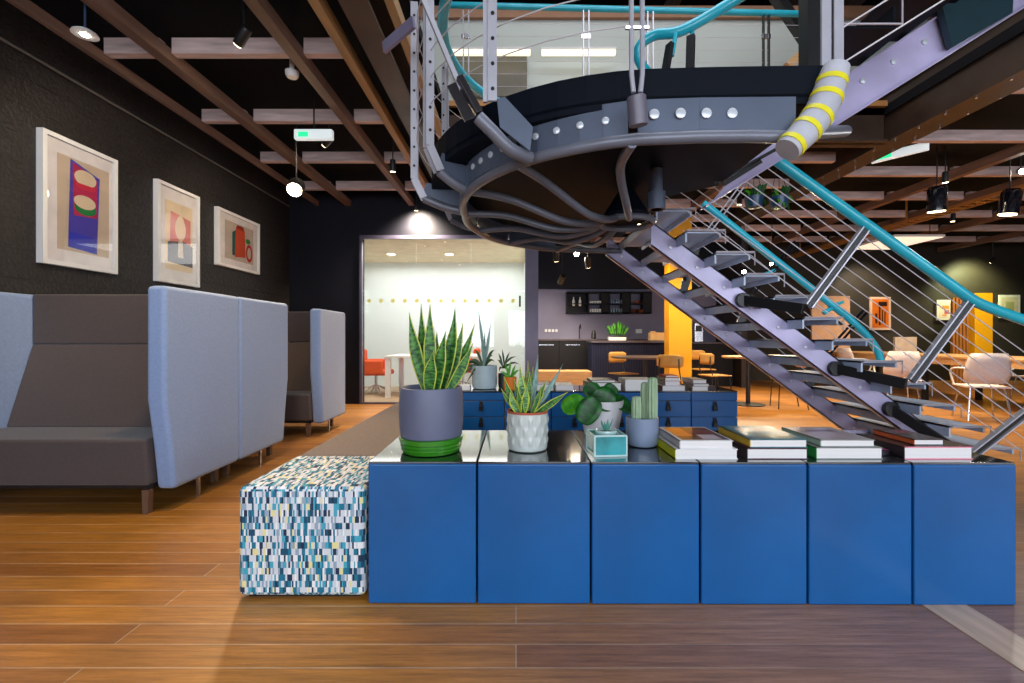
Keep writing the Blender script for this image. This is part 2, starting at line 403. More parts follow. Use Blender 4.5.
for i in range(13):
    x = -2.45+i*.2
    w.lathe([(.001, 0), (.035, 0), (.035, .002), (.001, .002)], (0, 0, 0), 12, M=Matrix.Translation((x, 7.662, 1.72)) @ Matrix.Rotation(PI/2, 4, 'X'))
tag(w.build('dot_decal', dotm, wf), kind='stuff')
w = MB().box(.05, .08, 7.60, 7.66, 1.62, 1.80).box(.05, .08, 7.60, 7.66, 1.62, 1.64); w.build('handle', BLACKM, wf, bevel=.004)
# meeting room shell
WHR = mat('meeting_room_white', (.80, .86, .84), .6, noise=(1, .04))
struct('wall_meeting_back', MB().box(XL, .5, 10.4, 10.5, 0, 3.0), WHR, base=False)
struct('wall_meeting_left', MB().box(XL-.1, XL, 7.8, 10.4, 0, 3.0), WHR, base=False)
struct('wall_meeting_right', MB().box(.19, .36, 7.8, 10.4, 0, 3.0), WHR, base=False)
struct('ceiling_meeting', MB().box(XL, .36, 7.8, 10.5, 2.8, 2.86), mat('cream_ceiling', (.72, .62, .42), .7), base=False)
struct('floor_meeting', MB().box(XL, .19, 7.7, 10.4, 0, .008), mat('beige_carpet', (.42, .32, .22), .95, noise=(30, .2)), base=False)
# kitchen and far walls
GREYV = mat('grey_violet_wall', (.20, .19, .28), .6, noise=(2, .1))
struct('wall_kitchen', MB().box(.36, 5.0, 11.5, 11.62, 0, ZC), GREYV, base=False)
struct('trim_3', MB().box(.36, 5.0, 11.3, 11.5, 2.32, ZC), NAVYW, base=False)
struct('wall_far', MB().box(5.0, XR, 11.9, 12.1, 0, ZC), mat('dark_olive_wall', (.030, .024, .016), .6), base=False)
struct('wall_return', MB().box(5.0, 5.12, 10.2, 11.9, 0, ZC), mat('dark_brown_panel', (.02, .015, .018), .6), base=False)
struct('floor_sunlight_strip', MB().box(1.67, 1.85, -1.5, 1.9, 0, .004), mat('sunlit_floor_strip', (.50, .36, .25), .35, noise=(3, .2), stretch=(8, 1, 1)), base=False)  # stripe of sunlight on the floor, put in as a thin pale strip

# ---- ceiling with opening X -0.72..4.14, Y 0.9..5.2
OX0, OX1, OY0, OY1 = -.80, 4.16, .4, 5.2
c = MB()
c.box(XL-.2, OX0, YF, YB, ZC, ZC+.1); c.box(OX1, XR+.2, YF, YB, ZC, ZC+.1)
c.box(OX0, OX1, YF, OY0, ZC, ZC+.1); c.box(OX0, OX1, OY1, YB, ZC, ZC+.1)
ceil = struct('ceiling', c, BLACKC, base=False)
def cpart(name, mb, m, **k): return mb.build(name, m, ceil, **k)
# beams running away from the camera
for (xa, xb, y0, y1, z0, z1) in ((-3.33, -3.28, -1, 7.66, 3.3, 3.38), (-2.84, -2.74, -1, 7.66, 3.3, 3.40), (-1.78, -1.69, -1, 7.66, 3.3, 3.40), (-1.36, -1.29, -1, 7.66, 3.3, 3.40),
                                 (-.86, -.80, .4, 7.66, 3.3, 3.40), (6.0, 6.1, 2, 11.8, 3.3, 3.42), (7.3, 7.4, 2, 11.8, 3.3, 3.42), (8.9, 9.0, 2, 11.8, 3.3, 3.42), (10.8, 10.9, 2, 11.8, 3.3, 3.42),
                                 (.4, .5, 5.3, 11.4, 3.3, 3.42), (1.7, 1.8, 5.3, 11.4, 3.3, 3.42), (3.0, 3.1, 5.3, 11.4, 3.3, 3.42)):
    cpart('beam', MB().box(xa, xb, y0, y1, z0, z1), mat('orange_lit_wood', (.34, .19, .075), .55, noise=(3, .3), stretch=(6, .6, 6)) if xa in (-1.36, -.86) else WOODB, bevel=.004, smooth=False)  # orange light on the lit beam put into its wood colour
# cross joists
for Y in (2.55, 3.66, 4.80, 5.90, 7.0):
    for a, b in ((-3.28, -2.84), (-2.74, -1.78), (-1.69, -1.36)):
        cpart('joist', MB().box(a, b, Y, Y+.07, 3.365, 3.49), WOODJ, smooth=False)
for Y in (4.2, 5.28, 6.4, 7.5, 8.6, 9.7, 10.8):
    for a, b in ((4.5, 6.0), (6.1, 7.3), (7.4, 8.9), (9.0, 10.8), (10.9, 13.5)):
        cpart('joist', MB().box(a, b, Y, Y+.07, 3.365, 3.49), WOODJ, smooth=False)
for Y in (5.9, 6.9, 7.9, 8.9, 9.9, 10.9):
    for a, b in ((.5, 1.7), (1.8, 3.0), (3.1, 4.1)):
        cpart('joist', MB().box(a, b, Y, Y+.07, 3.365, 3.49), WOODJ, smooth=False)
def ibeam(xa, xb, y0, y1, z0, z1):
    xm = (xa+xb)/2
    return MB().box(xa, xb, y0, y1, z0, z0+.025).box(xa, xb, y0, y1, z1-.025, z1).box(xa+.03, xa+.06, y0, y1, z0+.02, z1-.02)
cpart('steel_beam', ibeam(-1.16, -.97, -1, 7.66, 3.3, 3.6), STEELBR, smooth=False)
cpart('steel_beam', ibeam(4.16, 4.46, 1, 11.8, 3.3, 3.86), STEELBR, smooth=False)
for i in range(22):
    for x in (4.2, 4.42): cpart('bolt', MB().lathe([(.001, 0), (.012, 0), (.012, .01), (.001, .012)], (x, 3.0+i*.3, 3.288), 8), CHROME)
cpart('steel_beam', MB().box(OX0, OX1, OY1, OY1+.03, 3.3, 3.74).box(OX0, OX1, OY1-.06, OY1+.12, 3.3, 3.325), STEELBR, smooth=False)
cpart('edge_board', MB().box(OX0, OX1, OY1-.05, OY1+.02, 3.70, 3.76), mat('orange_edge_wood', (.45, .20, .06), .5), smooth=False)
# conduit along the left wall
cpart('conduit', MB().tube([(XL+.03, 1, 3.28), (XL+.03, 7.6, 3.28)], .012), mat('conduit_grey', (.10, .09, .08), .5))
# upper floor shell around the stairwell
UPW = mat('upper_pale_wall', (.52, .58, .57), .55, noise=(1, .06))
struct('wall_upper_far', MB().box(-3, 9, 6.8, 6.9, 3.72, 5.86), UPW, base=False)
struct('trim_2', MB().box(-3, 9, 6.74, 6.8, 5.80, 5.97), mat('trim_brown_wood', (.33, .17, .10), .5), base=False)
struct('floor_upper', MB().box(OX0, OX1, OY1+.03, 7.5, ZC+.10, ZC+.13), OAK, base=False)
struct('wall_upper_left', MB().box(-3.1, -3.0, -1, 7, 3.72, 7.1), mat('upper_side_wall', (.25, .24, .24), .7), base=False)
struct('wall_upper_right', MB().box(9, 9.1, -1, 7, 3.72, 7.1), mat('upper_side_wall2', (.25, .22, .2), .7), base=False)
struct('wall_upper_rear', MB().box(-3, 9, -1.1, -1, 3.72, 7.1), mat('upper_side_wall3', (.25, .24, .24), .7), base=False)
rf = struct('ceiling_upper', MB().box(-3.1, 9.1, -1.1, 9, 7.0, 7.1), BLACKC, base=False)
struct('wall_upper_dark', MB().box(-3, 9, 8.9, 9, 3.7, 7.1), mat('upper_dark_wall', (.03, .022, .02), .7), base=False)
for i, x in enumerate((2.6, 3.6, 4.6, 5.6)):
    MB().box(x, x+.1, -1, 8.9, 6.6, 6.95).build('roof_rafter', WOODB, rf, smooth=False)
t = MB()
for i in range(7):
    t.bar((2.2, 4.6+i*.3, 5.9-i*.02), (8.5, 4.6+i*.3, 6.3), .05, .05)
MB().bar(P(765, -20, 5.7), P(808, 44, 5.7), .12, .10).build('roof_brace', BLACKM, rf)
MB().bar(P(786, 68, 5.3), P(830, 28, 5.3), .12, .09).build('roof_brace', OAK, rf)
# upper wall display screen and strip lamps
tag(MB().box(XP(455, 6.7), XP(527, 6.7), 6.70, 6.76, 4.62, ZP(52, 6.7)).build('wall_screen', mat('taupe_screen', (.16, .15, .12), .5, noise=(3, .2)), bevel=.01),
    'grey-brown pinboard on the pale wall of the upper floor, seen over the stair landing', 'board')
for a, b, lb in ((452, 531, 'left of the two long strip lamps on the upper floor, over the grey-brown board'), (541, 616, 'right of the two strip lamps on the upper floor, beside the twin stair rods')):
    t = thing('strip_lamp', lb, 'lamp', (XP((a+b)/2, 6.5), 6.5, ZP(52, 6.5)))
    MB().box(XP(a, 6.5), XP(b, 6.5), 6.47, 6.53, ZP(50, 6.5), ZP(48, 6.5)).build('housing', WHITEP, t)
    MB().box(XP(a, 6.5)+.01, XP(b, 6.5)-.01, 6.475, 6.525, ZP(55, 6.5), ZP(50, 6.5)).build('tube', mat('strip_glow', (1, 1, .9), emit=((1, .88, .55), .95)), t)

# ================================================================ FRONT CABINETS
ex = [368, 477, 591, 700, 807, 911, 1014]
Y0 = 1.902; CH = .587; YBk = 2.56
cabl = ['blue steel cabinet at the left end of the front row, under the big grey pot',
        'blue steel cabinet of the front row under the small diamond-pattern pot',
        'blue steel cabinet of the front row under the teal cube pot and the cactus pot',
        'blue steel cabinet of the front row under the yellow-spined and the teal-covered books',
        'blue steel cabinet of the front row under the green-spined book',
        'blue steel cabinet at the right end of the front row, under the pink-edged book']
for i in range(6):
    a, b = (ex[i]+(.6 if i else 0)-CX)/FPX*Y0, (ex[i+1]-.9-CX)/FPX*Y0
    g = -i*.0026
    t = thing('cabinet', cabl[i], 'cabinet', ((a+b)/2, (Y0+YBk)/2, 0))
    MB().box(a+.006, b-.006, Y0+.02+g, YBk-.01, .0, CH-.012).build('carcass', NAVYP, t)
    MB().box(a, b, Y0+g, Y0+.02+g, .001, CH-.008).build('back_panel', BLUEP, t, bevel=.007)
    MB().box(a, b, Y0+.006+g, YBk, CH-.012, CH).build('top_panel', TOPP, t, bevel=.003)
    MB().box(a+.0, b, YBk-.01, YBk, .0, CH-.014).build('door', BLUEP, t)

# ================================================================ BACK ROW OF CABINETS (drawers face the camera)
Y2 = 4.45
bx = [738-46.7*k for k in range(7)][::-1]
YB2 = 5.0
names2 = ['at the left end of the back row, behind the big grey pot', 'of the back row, under the pale blue and orange pots',
          'of the back row behind the diamond-pattern pot and its plant', 'of the back row behind the round-leaved plant',
          'of the back row behind the cactus pot, under the tall book stack', 'at the right end of the back row, under the last book stack']
for i in range(6):
    a, b = XP(bx[i]+.4, Y2), XP(bx[i+1]-.4, Y2)
    t = thing('drawer_cabinet', 'blue drawer cabinet '+names2[i], 'cabinet', ((a+b)/2, (Y2+YB2)/2, 0))
    MB().box(a+.004, b-.004, Y2+.02, YB2, 0, CH-.014).build('carcass', BLUEP if i == 5 else NAVYP, t)
    MB().box(a, b, Y2, YB2, CH-.014, CH).build('top_panel', TOPP, t, bevel=.003)
    z = CH-.016
    MB().box(a, b, Y2+.004, Y2+.02, z-.075, z).build('top_rail', BLUEP, t, bevel=.003)
    z -= .078
    for k in range(3):
        d = MB().box(a, b, Y2, Y2+.02, z-.155, z-.003).build('drawer', BLUEP, t, bevel=.004)
        xm = (a+b)/2; zz = z-.035
        h = MB().box(xm-.016, xm+.016, Y2-.006, Y2, zz-.02, zz+.03).build('hasp', BLACKM, d)
        q = MB().box(xm-.021, xm+.021, Y2-.028, Y2-.007, zz-.06, zz-.015)
        q.tube([(xm-.012, Y2-.018, zz-.016), (xm-.012, Y2-.018, zz+.01), (xm, Y2-.018, zz+.02), (xm+.012, Y2-.018, zz+.01), (xm+.012, Y2-.018, zz-.016)], .004, 6)
        q.build('padlock', mat('padlock_black', (.012, .012, .014), .3, metal=.5), d)
        z -= .158

# ================================================================ BENCH
XB0, XB1 = -1.168, -.632
t = thing('ottoman', 'square ottoman covered in teal and white mosaic-pattern fabric, left of the blue cabinets', 'ottoman', ((XB0+XB1)/2, 2.18, 0))
MB().box(XB0, XB1, 1.93, 2.455, .014, .475).build('cushion', MOSAIC, t, bevel=.022, boxuv=True)
MB().box(XB0+.03, XB1-.03, 1.96, 2.42, .0, .016).build('plinth', BLACKM, t)
t = thing('bench', 'long grey-brown upholstered bench behind the mosaic ottoman', 'bench', ((XB0+XB1)/2, 3.45, 0))
MB().box(XB0, XB1-.004, 2.462, 4.44, .06, .472).build('seat', FABG, t, bevel=.02)
MB().box(XB0+.04, XB1-.04, 2.5, 4.4, 0, .06).build('plinth', BLACKM, t)

# ================================================================ BOOTH SOFAS
def sofa(label):
    t = thing('booth_sofa', label, 'sofa', (0, 0, 0), 'high-backed booth sofas along the left wall')
    W_, D = .78, .385
    prof = [(-D, 1.425), (-D, .72), (-D+.05, .42), (-D+.085, .14), (D, .14), (D, 1.425)]
    for s in (-1, 1):
        x0, x1 = (W_-.12, W_) if s > 0 else (-W_, -W_+.12)
        MB().prism(prof, 'x', x0, x1).build('wing_panel', FABB, t, bevel=.03)
    MB().box(-W_+.12, W_-.12, D-.10, D, .14, 1.385).build('back_panel', FABB, t, bevel=.02)
    MB().prism([(D-.18, 1.425), (D-.10, 1.425), (D-.10, 1.055), (D-.18, 1.055)], 'x', -W_+.122, W_-.122).build('headrest', FABT, t, bevel=.012)
    MB().prism([(D-.18, 1.052), (D-.10, 1.052), (D-.10, .47), (D-.36, .47)], 'x', -W_+.122, W_-.122).build('backrest', FABT, t, bevel=.012)
    MB().prism([(-D+.005, .472), (D-.1, .472), (D-.1, .18), (-D+.03, .18)], 'x', -W_+.128, W_-.128).build('seat', FABT, t, bevel=.018)
    MB().box(-W_+.13, W_-.13, -D+.07, D-.05, .15, .182).build('seat_frame', BLACKM, t)
    for sx in (-1, 1):
        for yy in (-D+.06, D-.07):
            x = sx*(W_-.155)
            MB().prism([(x-.022, .15), (x+.022, .15), (x+.016, 0), (x-.016, 0)], 'y', yy-.02, yy+.02).build('leg', mat('walnut_leg', (.13, .07, .045), .5), t)
    for sx in (-1, 1):
        MB().box(sx*(W_-.06)-.008, sx*(W_-.06)+.008, -.01, .01, 0, .142).build('support', CHROME, t)
    return t
SX = -2.94
s1 = sofa('high-backed booth sofa nearest the camera, taupe inside and blue-grey outside, facing the camera')
s2 = dup(s1); s2['label'] = 'blue-grey booth sofa standing back to back with the nearest one, turned away'
s3 = dup(s1); s3['label'] = 'smaller-looking booth sofa furthest away along the left wall, dark brown seat facing the camera'
s1.location = (SX, 2.83+.385, 0); s2.location = (SX, 3.605+.385, 0); s2.rotation_euler = (0, 0, PI); s3.location = (SX, 5.07+.385, 0)

# ================================================================ WALL ART
def picture(name, label, y0, y1, z0, z1, shapes, prm=(.2, .9, .13, .87), bg=(196, 178, 160)):
    x = XL; t = thing(name, label, 'picture', (x, (y0+y1)/2, z0))
    f = MB(); d = .055; w = .035
    f.box(x, x+d, y0, y0+w, z0, z1).box(x, x+d, y1-w, y1, z0, z1).box(x, x+d, y0+w, y1-w, z0, z0+w).box(x, x+d, y0+w, y1-w, z1-w, z1)
    f.build('frame', WHITEP, t, smooth=False)
    MB().box(x+.01, x+.03, y0+w, y1-w, z0+w, z1-w).build('mount', plain('mount_white', (226, 222, 226), .8), t)
    U = lambda u: y0+(y1-y0)*u; V = lambda v: z0+(z1-z0)*v
    q = MB(); q.box(x+.03, x+.0315, U(prm[0]), U(prm[1]), V(prm[2]), V(prm[3])); mats = [plain('print_%d_%d_%d' % bg, bg, .8)]
    for k, (c, pts) in enumerate(shapes):
        mats.append(plain('print_%d_%d_%d' % c, c, .8))
        q.poly([(x+.0325+.0004*k, U(u), V(v)) for u, v in pts], k+1)
    q.build('print', mats, t, smooth=False, recalc=False)
    MB().box(x+.044, x+.046, y0+w, y1-w, z0+w, z1-w).build('glass', GLASS, t)
    return t
def ell(cx, cy, rx, ry, a0=0, a1=360, n=20): return [(cx+rx*math.cos(math.radians(a0+(a1-a0)*i/n)), cy+ry*math.sin(math.radians(a0+(a1-a0)*i/n))) for i in range(n+1)][:n if a1-a0 == 360 else n+1]
zt, zb = 2.76, 1.695
picture('framed_print', 'white framed print of a tall purple banner with two cream pods, left wall', 3.78*FPX/480, 3.725*FPX/398, zb, zt,
        [((70, 60, 170), [(.33, .16), (.72, .14), (.76, .78), (.36, .86)]), ((176, 30, 80), [(.40, .42), (.72, .44), (.72, .76), (.39, .84)]),
         ((214, 196, 170), ell(.56, .74, .15, .065)), ((200, 40, 70), ell(.56, .69, .15, .045, 180, 360)), ((20, 120, 60), ell(.56, .50, .15, .06)), ((214, 196, 170), ell(.55, .545, .15, .055)), ((40, 50, 190), [(.34, .16), (.70, .14), (.72, .27), (.34, .28)])])
picture('framed_print', 'middle white framed print on the left wall, faded pink with a dark block', 3.78*FPX/363, 3.725*FPX/316, zb, zt,
        [((205, 120, 120), [(.30, .42), (.80, .40), (.80, .70), (.32, .74)]), ((224, 200, 180), ell(.55, .58, .13, .12)), ((60, 60, 90), [(.25, .22), (.85, .20), (.85, .42), (.62, .46), (.25, .42)]), ((190, 180, 170), [(.48, .28), (.62, .28), (.60, .46), (.50, .46)]), ((226, 205, 180), ell(.55, .66, .08, .06))], (.2, .85, .14, .84), (228, 208, 180))
picture('framed_print', 'white framed landscape print of an orange-red machine with a looped red hose', 3.78*FPX/302, 3.725*FPX/256, 2.02, 2.75,
        [((20, 90, 90), [(.34, .25), (.42, .24), (.42, .72), (.34, .66)]), ((196, 70, 30), [(.40, .22), (.66, .26), (.64, .74), (.42, .76)]), ((150, 40, 20), [(.42, .76), (.64, .74), (.60, .82), (.46, .82)]),
         ((180, 30, 20), ell(.75, .36, .085, .17)), ((190, 175, 160), ell(.75, .36, .05, .11)), ((40, 130, 50), ell(.72, .58, .06, .05))], (.18, .86, .16, .84), (190, 176, 166))

# ================================================================ PLANT POTS ON THE FRONT CABINETS
LSN = leaf_mat('snake_leaf', srgb(14, 62, 26), srgb(78, 140, 52), srgb(185, 195, 70), .425, 15)
LSN2 = leaf_mat('snake_leaf_pale', srgb(40, 90, 45), srgb(135, 180, 115), srgb(180, 200, 60), .34, 14)
LBL = leaf_mat('blue_green_leaf', srgb(95, 130, 125), srgb(130, 165, 155), srgb(110, 150, 140), .45, 6)
LDK = leaf_mat('dark_glossy_leaf', srgb(4, 58, 12), srgb(14, 98, 20), srgb(10, 80, 16), .46, 3)
LLM = leaf_mat('lime_leaf', srgb(60, 150, 30), srgb(95, 180, 40), srgb(80, 165, 35), .46, 3)
LMD = leaf_mat('dark_leaf', srgb(25, 50, 25), srgb(45, 80, 35), srgb(60, 95, 45), .45, 4)
def soil(t, c, r, z): MB().lathe([(r, z-.02), (r, z), (.001, z+.008)], (c[0], c[1], 0), 24).build('soil', SOIL, t)
# big grey pot
c = (XP(431.5, 2.10), 2.10); zt = CH
t = thing('potted_plant', 'tall snake plant in a big grey-blue pot with a ribbed green foot', 'plant', (c[0], c[1], zt))
MB().lathe([(.115, .055), (.138, .075), (.143, .12), (.145, .17), (.143, .24), (.139, .275), (.137, .290), (.131, .292), (.126, .280), (.118, .262), (.10, .262)], (c[0], c[1], zt), 56).build('pot', mat('pot_grey_blue', (.12, .135, .215), .5), t)
p = MB().lathe([(.105, 0), (.128, .004), (.136, .02), (.131, .026), (.139, .034), (.133, .042), (.142, .05), (.144, .068), (.12, .074)], (c[0], c[1], zt), 56).build('saucer', mat('pot_green', (.035, .22, .012), .3, coat=.4), t); p['label'] = 'ribbed green foot of the pot'
soil(t, c, .124, zt+.262)
def blades(t, lst, Y, m, bz, w=.055, cup=.3):
    for i, (bxp, tx, ty, ww, dy, bend) in enumerate(lst):
        base = Vector((XP(bxp, Y), Y+dy*.5, bz)); tip = P(tx, ty, Y+dy)
        mb = MB().leaf(base, tip, ww, (bend, 0, 0), (random.uniform(-.35, .35), -1, 0), 14, cup)
        mb.build('leaf', m if not callable(m) else m(i), t, solid=.004, recalc=False)
blades(t, [(428, 409, 312, .058, -.02, -.015), (427, 421, 303, .05, .05, -.01), (431, 430, 303, .056, -.05, 0), (440, 455, 306, .060, .03, .03), (434, 437, 331, .045, .07, 0), (444, 463, 322, .045, .04, .02),
           (446, 475, 323, .042, .08, .015), (446, 473, 343, .045, -.03, .02), (437, 446, 330, .062, -.06, -.005), (431, 434, 350, .06, -.08, -.01), (424, 414, 335, .04, .09, -.01)], 2.10, LSN, zt+.255)
# diamond pot
c = (XP(527.5, 2.13), 2.13)
t = thing('potted_plant', 'small spiky variegated plant in a white pot with a diamond relief', 'plant', (c[0], c[1], zt))
def dia(a, z, r):
    u = a/(2*PI)*26; v = z/.046
    k = abs(((u+v) % 2)-1)+abs(((u-v) % 2)-1)
    return .0065*(1-min(k, 1)) if .015 < z < .165 else 0
prof = [(.075, 0), (.088, .006)]+[(.090+.004*i/22, .012+.155*i/22) for i in range(23)]+[(.094, .172), (.094, .178), (.088, .178), (.086, .165), (.07, .160)]
MB().lathe(prof, (c[0], c[1], zt), 176, disp=dia).build('pot', mat('pot_celadon', (.55, .60, .57), .4, coat=.2, noise=(20, .05)), t)
MB().lathe([(.0945, .170), (.0952, .174), (.0945, .180), (.087, .180), (.0865, .170)], (c[0], c[1], zt), 48).build('rim', mat('terracotta', (.42, .10, .05), .8), t)
soil(t, c, .087, zt+.165)
lf = [(521, 504, 376, .030, 0, -.02), (524, 520, 366, .038, -.03, 0), (527, 530, 372, .034, .02, 0), (530, 538, 354, .024, .03, .01), (532, 547, 379, .026, -.02, .0), (533, 563, 364, .022, .03, .01), (534, 568, 392, .032, -.02, .0),
      (520, 510, 392, .036, -.04, -.015), (525, 514, 378, .026, .03, -.01), (523, 527, 385, .042, -.05, 0), (529, 535, 380, .026, .05, 0), (519, 507, 384, .022, .05, -.01), (526, 524, 374, .024, .02, 0), (529, 533, 366, .022, .04, .005), (531, 541, 386, .022, -.04, .01), (524, 518, 388, .026, -.06, -.01), (533, 551, 390, .02, .04, .0), (521, 501, 388, .02, -.02, -.02), (528, 528, 360, .02, .05, 0)]
blades(t, lf, 2.13, lambda i: LBL if i in (3, 5) else LSN2 if i in (1, 7, 9) else LSN, zt+.16)
# round-leaved plant in white pot
c = (XP(601, 2.42), 2.42)
t = thing('potted_plant', 'plant with big round glossy leaves in a white pot, behind the teal cube pot', 'plant', (c[0], c[1], zt))
MB().lathe([(.07, 0), (.085, .006), (.10, .08), (.115, .165), (.118, .19), (.112, .19), (.104, .165), (.08, .162)], (c[0], c[1], zt), 40).build('pot', mat('pot_white_fluted', (.72, .70, .72), .4, noise=(4, .05)), t)
soil(t, c, .107, zt+.165)
circ = lambda t_: math.sqrt(max(0, 1-(2*t_-1)**2))**.85
def roundleaf(bp, pxc, pyc, Y, rpx, face, m, droop=(0, 0, 0), asp=1.0):
    ctr = P(pxc, pyc, Y); r = rpx/FPX*Y; bp = Vector(bp); face = Vector(face)
    d = (ctr-bp); d = (d-face*d.dot(face)/face.length_squared).normalized()
    a = ctr-d*r*asp; e = ctr+d*r*asp
    lo = MB().leaf(a, e, 2*r, droop, face, 14, .22, circ).build('leaf', m, t, solid=.003, recalc=False)
    MB().tube(bez([bp, (bp+a)/2+Vector((0, 0, .02)), a]), .0035, 6).build('stem', LMD, t)
bp = (c[0], c[1], zt+.17)
roundleaf(bp, 604, 399, 2.34, 12.5, (.1, -1, .35), LDK, (0, -.01, 0))
roundleaf(bp, 592, 391, 2.46, 9, (-.1, -1, .4), LDK)
roundleaf(bp, 574, 407, 2.36, 11, (-.3, -.8, .6), LLM, (0, 0, .02), 1.1)
roundleaf(bp, 589, 411, 2.25, 12, (-.35, -1, .2), LDK, (0, -.01, .01), 1.25)
roundleaf(bp, 621, 407, 2.38, 10, (.4, -.8, .8), LDK, (0, 0, .03), 1.2)
roundleaf(bp, 610, 391, 2.44, 8, (.2, -1, .3), LDK)
roundleaf(bp, 598, 414, 2.52, 8, (0, -.6, 1), LLM)
# teal glazed cube
cx0, cx1 = XP(593, 1.985), XP(625.5, 1.985)
t = thing('cube_planter', 'small teal glazed cube planter with a tiny succulent, near the front edge of the cabinets', 'planter', ((cx0+cx1)/2, 2.05, zt))
R = Matrix.Translation(((cx0+cx1)/2, 2.055, zt)) @ Matrix.Rotation(math.radians(5), 4, 'Z')
h = (cx1-cx0)/2
q = MB()
q.box(-h, h, -h, h, 0, .09, 0, R)
GLZ = mat('teal_glaze', (.035, .30, .33), .12, noise=(9, .5), coat=.7)
q.build('cube', GLZ, t, bevel=.008)
q = MB()
for sx in (-1, 1):
    for sy in (-1, 1): q.box(sx*h-.004, sx*h+.004, sy*h-.004, sy*h+.004, 0, .09, 0, R)
for s_ in (-1, 1):
    for z_ in (.004, .09): q.box(-h, h, s_*h-.0028, s_*h+.0028, z_-.004, z_+.004, 0, R); q.box(s_*h-.0028, s_*h+.0028, -h, h, z_-.004, z_+.004, 0, R)
q.build('pale_edge', mat('pale_glaze_edge', (.50, .70, .68), .2, coat=.5), t, bevel=.002)
q = MB(); q.lathe([(.046, .088), (.05, .098), (.044, .104), (.038, .098), (.03, .092)], (0, 0, 0), 28, M=R).build('neck', mat('pale_glaze', (.45, .62, .60), .15, coat=.6), t)
MB().lathe([(.038, .094), (.001, .099)], (0, 0, 0), 20, M=R).build('soil', SOIL, t)
bc = R @ Vector((0, 0, .096))
for k in range(8):
    a = k*2.4; rr = .018+.006*(k % 3)
    MB().leaf(bc, bc+Vector((math.cos(a)*rr, math.sin(a)*rr, .035+.012*(k % 3))), .013, (math.cos(a)*.006, math.sin(a)*.006, 0), (math.cos(a), math.sin(a), -.2), 6, .4).build('leaf', mat('succulent_green', (.10, .33, .27), .4), t, solid=.003, recalc=False)
# cactus pot
c = (XP(642, 2.20), 2.20)
t = thing('potted_plant', 'pale green column cactus in a smooth grey-blue pot, left of the yellow-spined book', 'plant', (c[0], c[1], zt))
MB().lathe([(.05, 0), (.066, .005), (.074, .018), (.076, .04), (.076, .135), (.071, .137), (.069, .12), (.05, .115)], (c[0], c[1], zt), 44).build('pot', mat('pot_steel_blue', (.22, .28, .40), .35), t)
soil(t, c, .071, zt+.118)
CACT = mat('cactus_green', (.30, .42, .26), .6, noise=(30, .15))
for (px, dy, r, top) in ((636.5, -.01, .022, 396), (645, .03, .021, 382), (652.5, -.01, .0235, 377), (643, .045, .018, 405)):
    Yc = 2.20+dy; zz = ZP(top, Yc); z0 = zt+.11; hh = zz-z0
    pr = [(r*.85, 0)]+[(r*(.9+.1*math.sin(PI*k/9)), hh*.94*k/9) for k in range(1, 10)]+[(r*.75, hh*.975), (r*.4, hh*.995), (.001, hh)]
    MB().lathe(pr, (XP(px, Yc), Yc, z0), 48, disp=lambda a, z, q: q*.10*math.cos(10*a)).build('cactus_column', CACT, t)

# ================================================================ BOOKS
def book(label, x0, x1, y0, y1, z0, z1, cover, spine=None, rot=0, art=None, group=None, pages_front=True):
    t = thing('book', label, 'book', ((x0+x1)/2, (y0+y1)/2, z0), group)
    th = .0035
    q = MB(); q.box(x0+.004, x1-.004, y0+.003, y1-.004, z0+th, z1-th).build('page_block', PAPER, t)
    q = MB(); q.box(x0, x1, y0, y1, z0, z0+th); q.box(x0, x1, y0, y1, z1-th, z1); q.box(x0, x0+th, y0, y1, z0, z1, 1)
    mats = [cover, spine or cover]
    if art:
        for k, (cc, u0, u1, v0, v1) in enumerate(art):
            mats.append(plain('cover_%d_%d_%d' % cc, cc, .35, .3))
            q.poly([(x0+(x1-x0)*u, y0+(y1-y0)*v, z1+.0004+.0002*k) for u, v in ((u0, v0), (u1, v0), (u1, v1), (u0, v1))], 2+k)
    q.build('cover', mats, t, smooth=False)
    if rot: t.rotation_euler = (0, 0, math.radians(rot))
    return t
C = plain
Yb = 1.945
X = lambda px: XP(px, Yb)
book('yellow-spined hardback at the bottom of the left front stack, next to the cactus pot', X(675), X(738), Yb, 2.27, zt, zt+.043, C('white_cover', (225, 225, 225)), C('yellow_spine', (205, 205, 20)))
book('white book with an orange and maroon cover on top of the yellow-spined one', X(680), X(734), Yb+.005, 2.25, zt+.0435, zt+.078, C('white_cover', (225, 225, 225)), C('grey_spine', (190, 185, 185)), art=[((60, 20, 30), .08, .97, .06, .95), ((190, 95, 30), .08, .42, .3, .93), ((200, 190, 200), .5, .85, .1, .4), ((110, 25, 50), .4, .9, .45, .7)])
book('maroon-spined book at the bottom of the second front stack', X(747), X(808), Yb, 2.24, zt, zt+.046, C('maroon_cover', (70, 25, 45)), C('black_spine', (30, 15, 25)))
book('yellow-spined book with a teal photo cover on top of the maroon-spined one', X(751), X(809), Yb+.01, 2.26, zt+.0465, zt+.082, C('teal_cover', (50, 105, 115)), C('ochre_spine', (190, 155, 20)), art=[((60, 120, 130), .12, .97, .05, .95), ((150, 165, 165), .2, .8, .55, .8), ((95, 120, 90), .3, .9, .1, .3)])
book('thick green-spined book at the bottom of the third front stack', X(816), X(883), Yb, 2.23, zt, zt+.05, C('grey_cover', (120, 125, 120)), C('green_spine', (10, 130, 50)))
book('pale grey-covered book on top of the thick green-spined one', X(822), X(877), Yb+.01, 2.24, zt+.0505, zt+.080, C('pale_cover', (150, 150, 150)), C('pale_green_spine', (150, 175, 160)), art=[((160, 145, 150), .05, .95, .05, .95), ((80, 60, 70), .1, .8, .6, .75)])
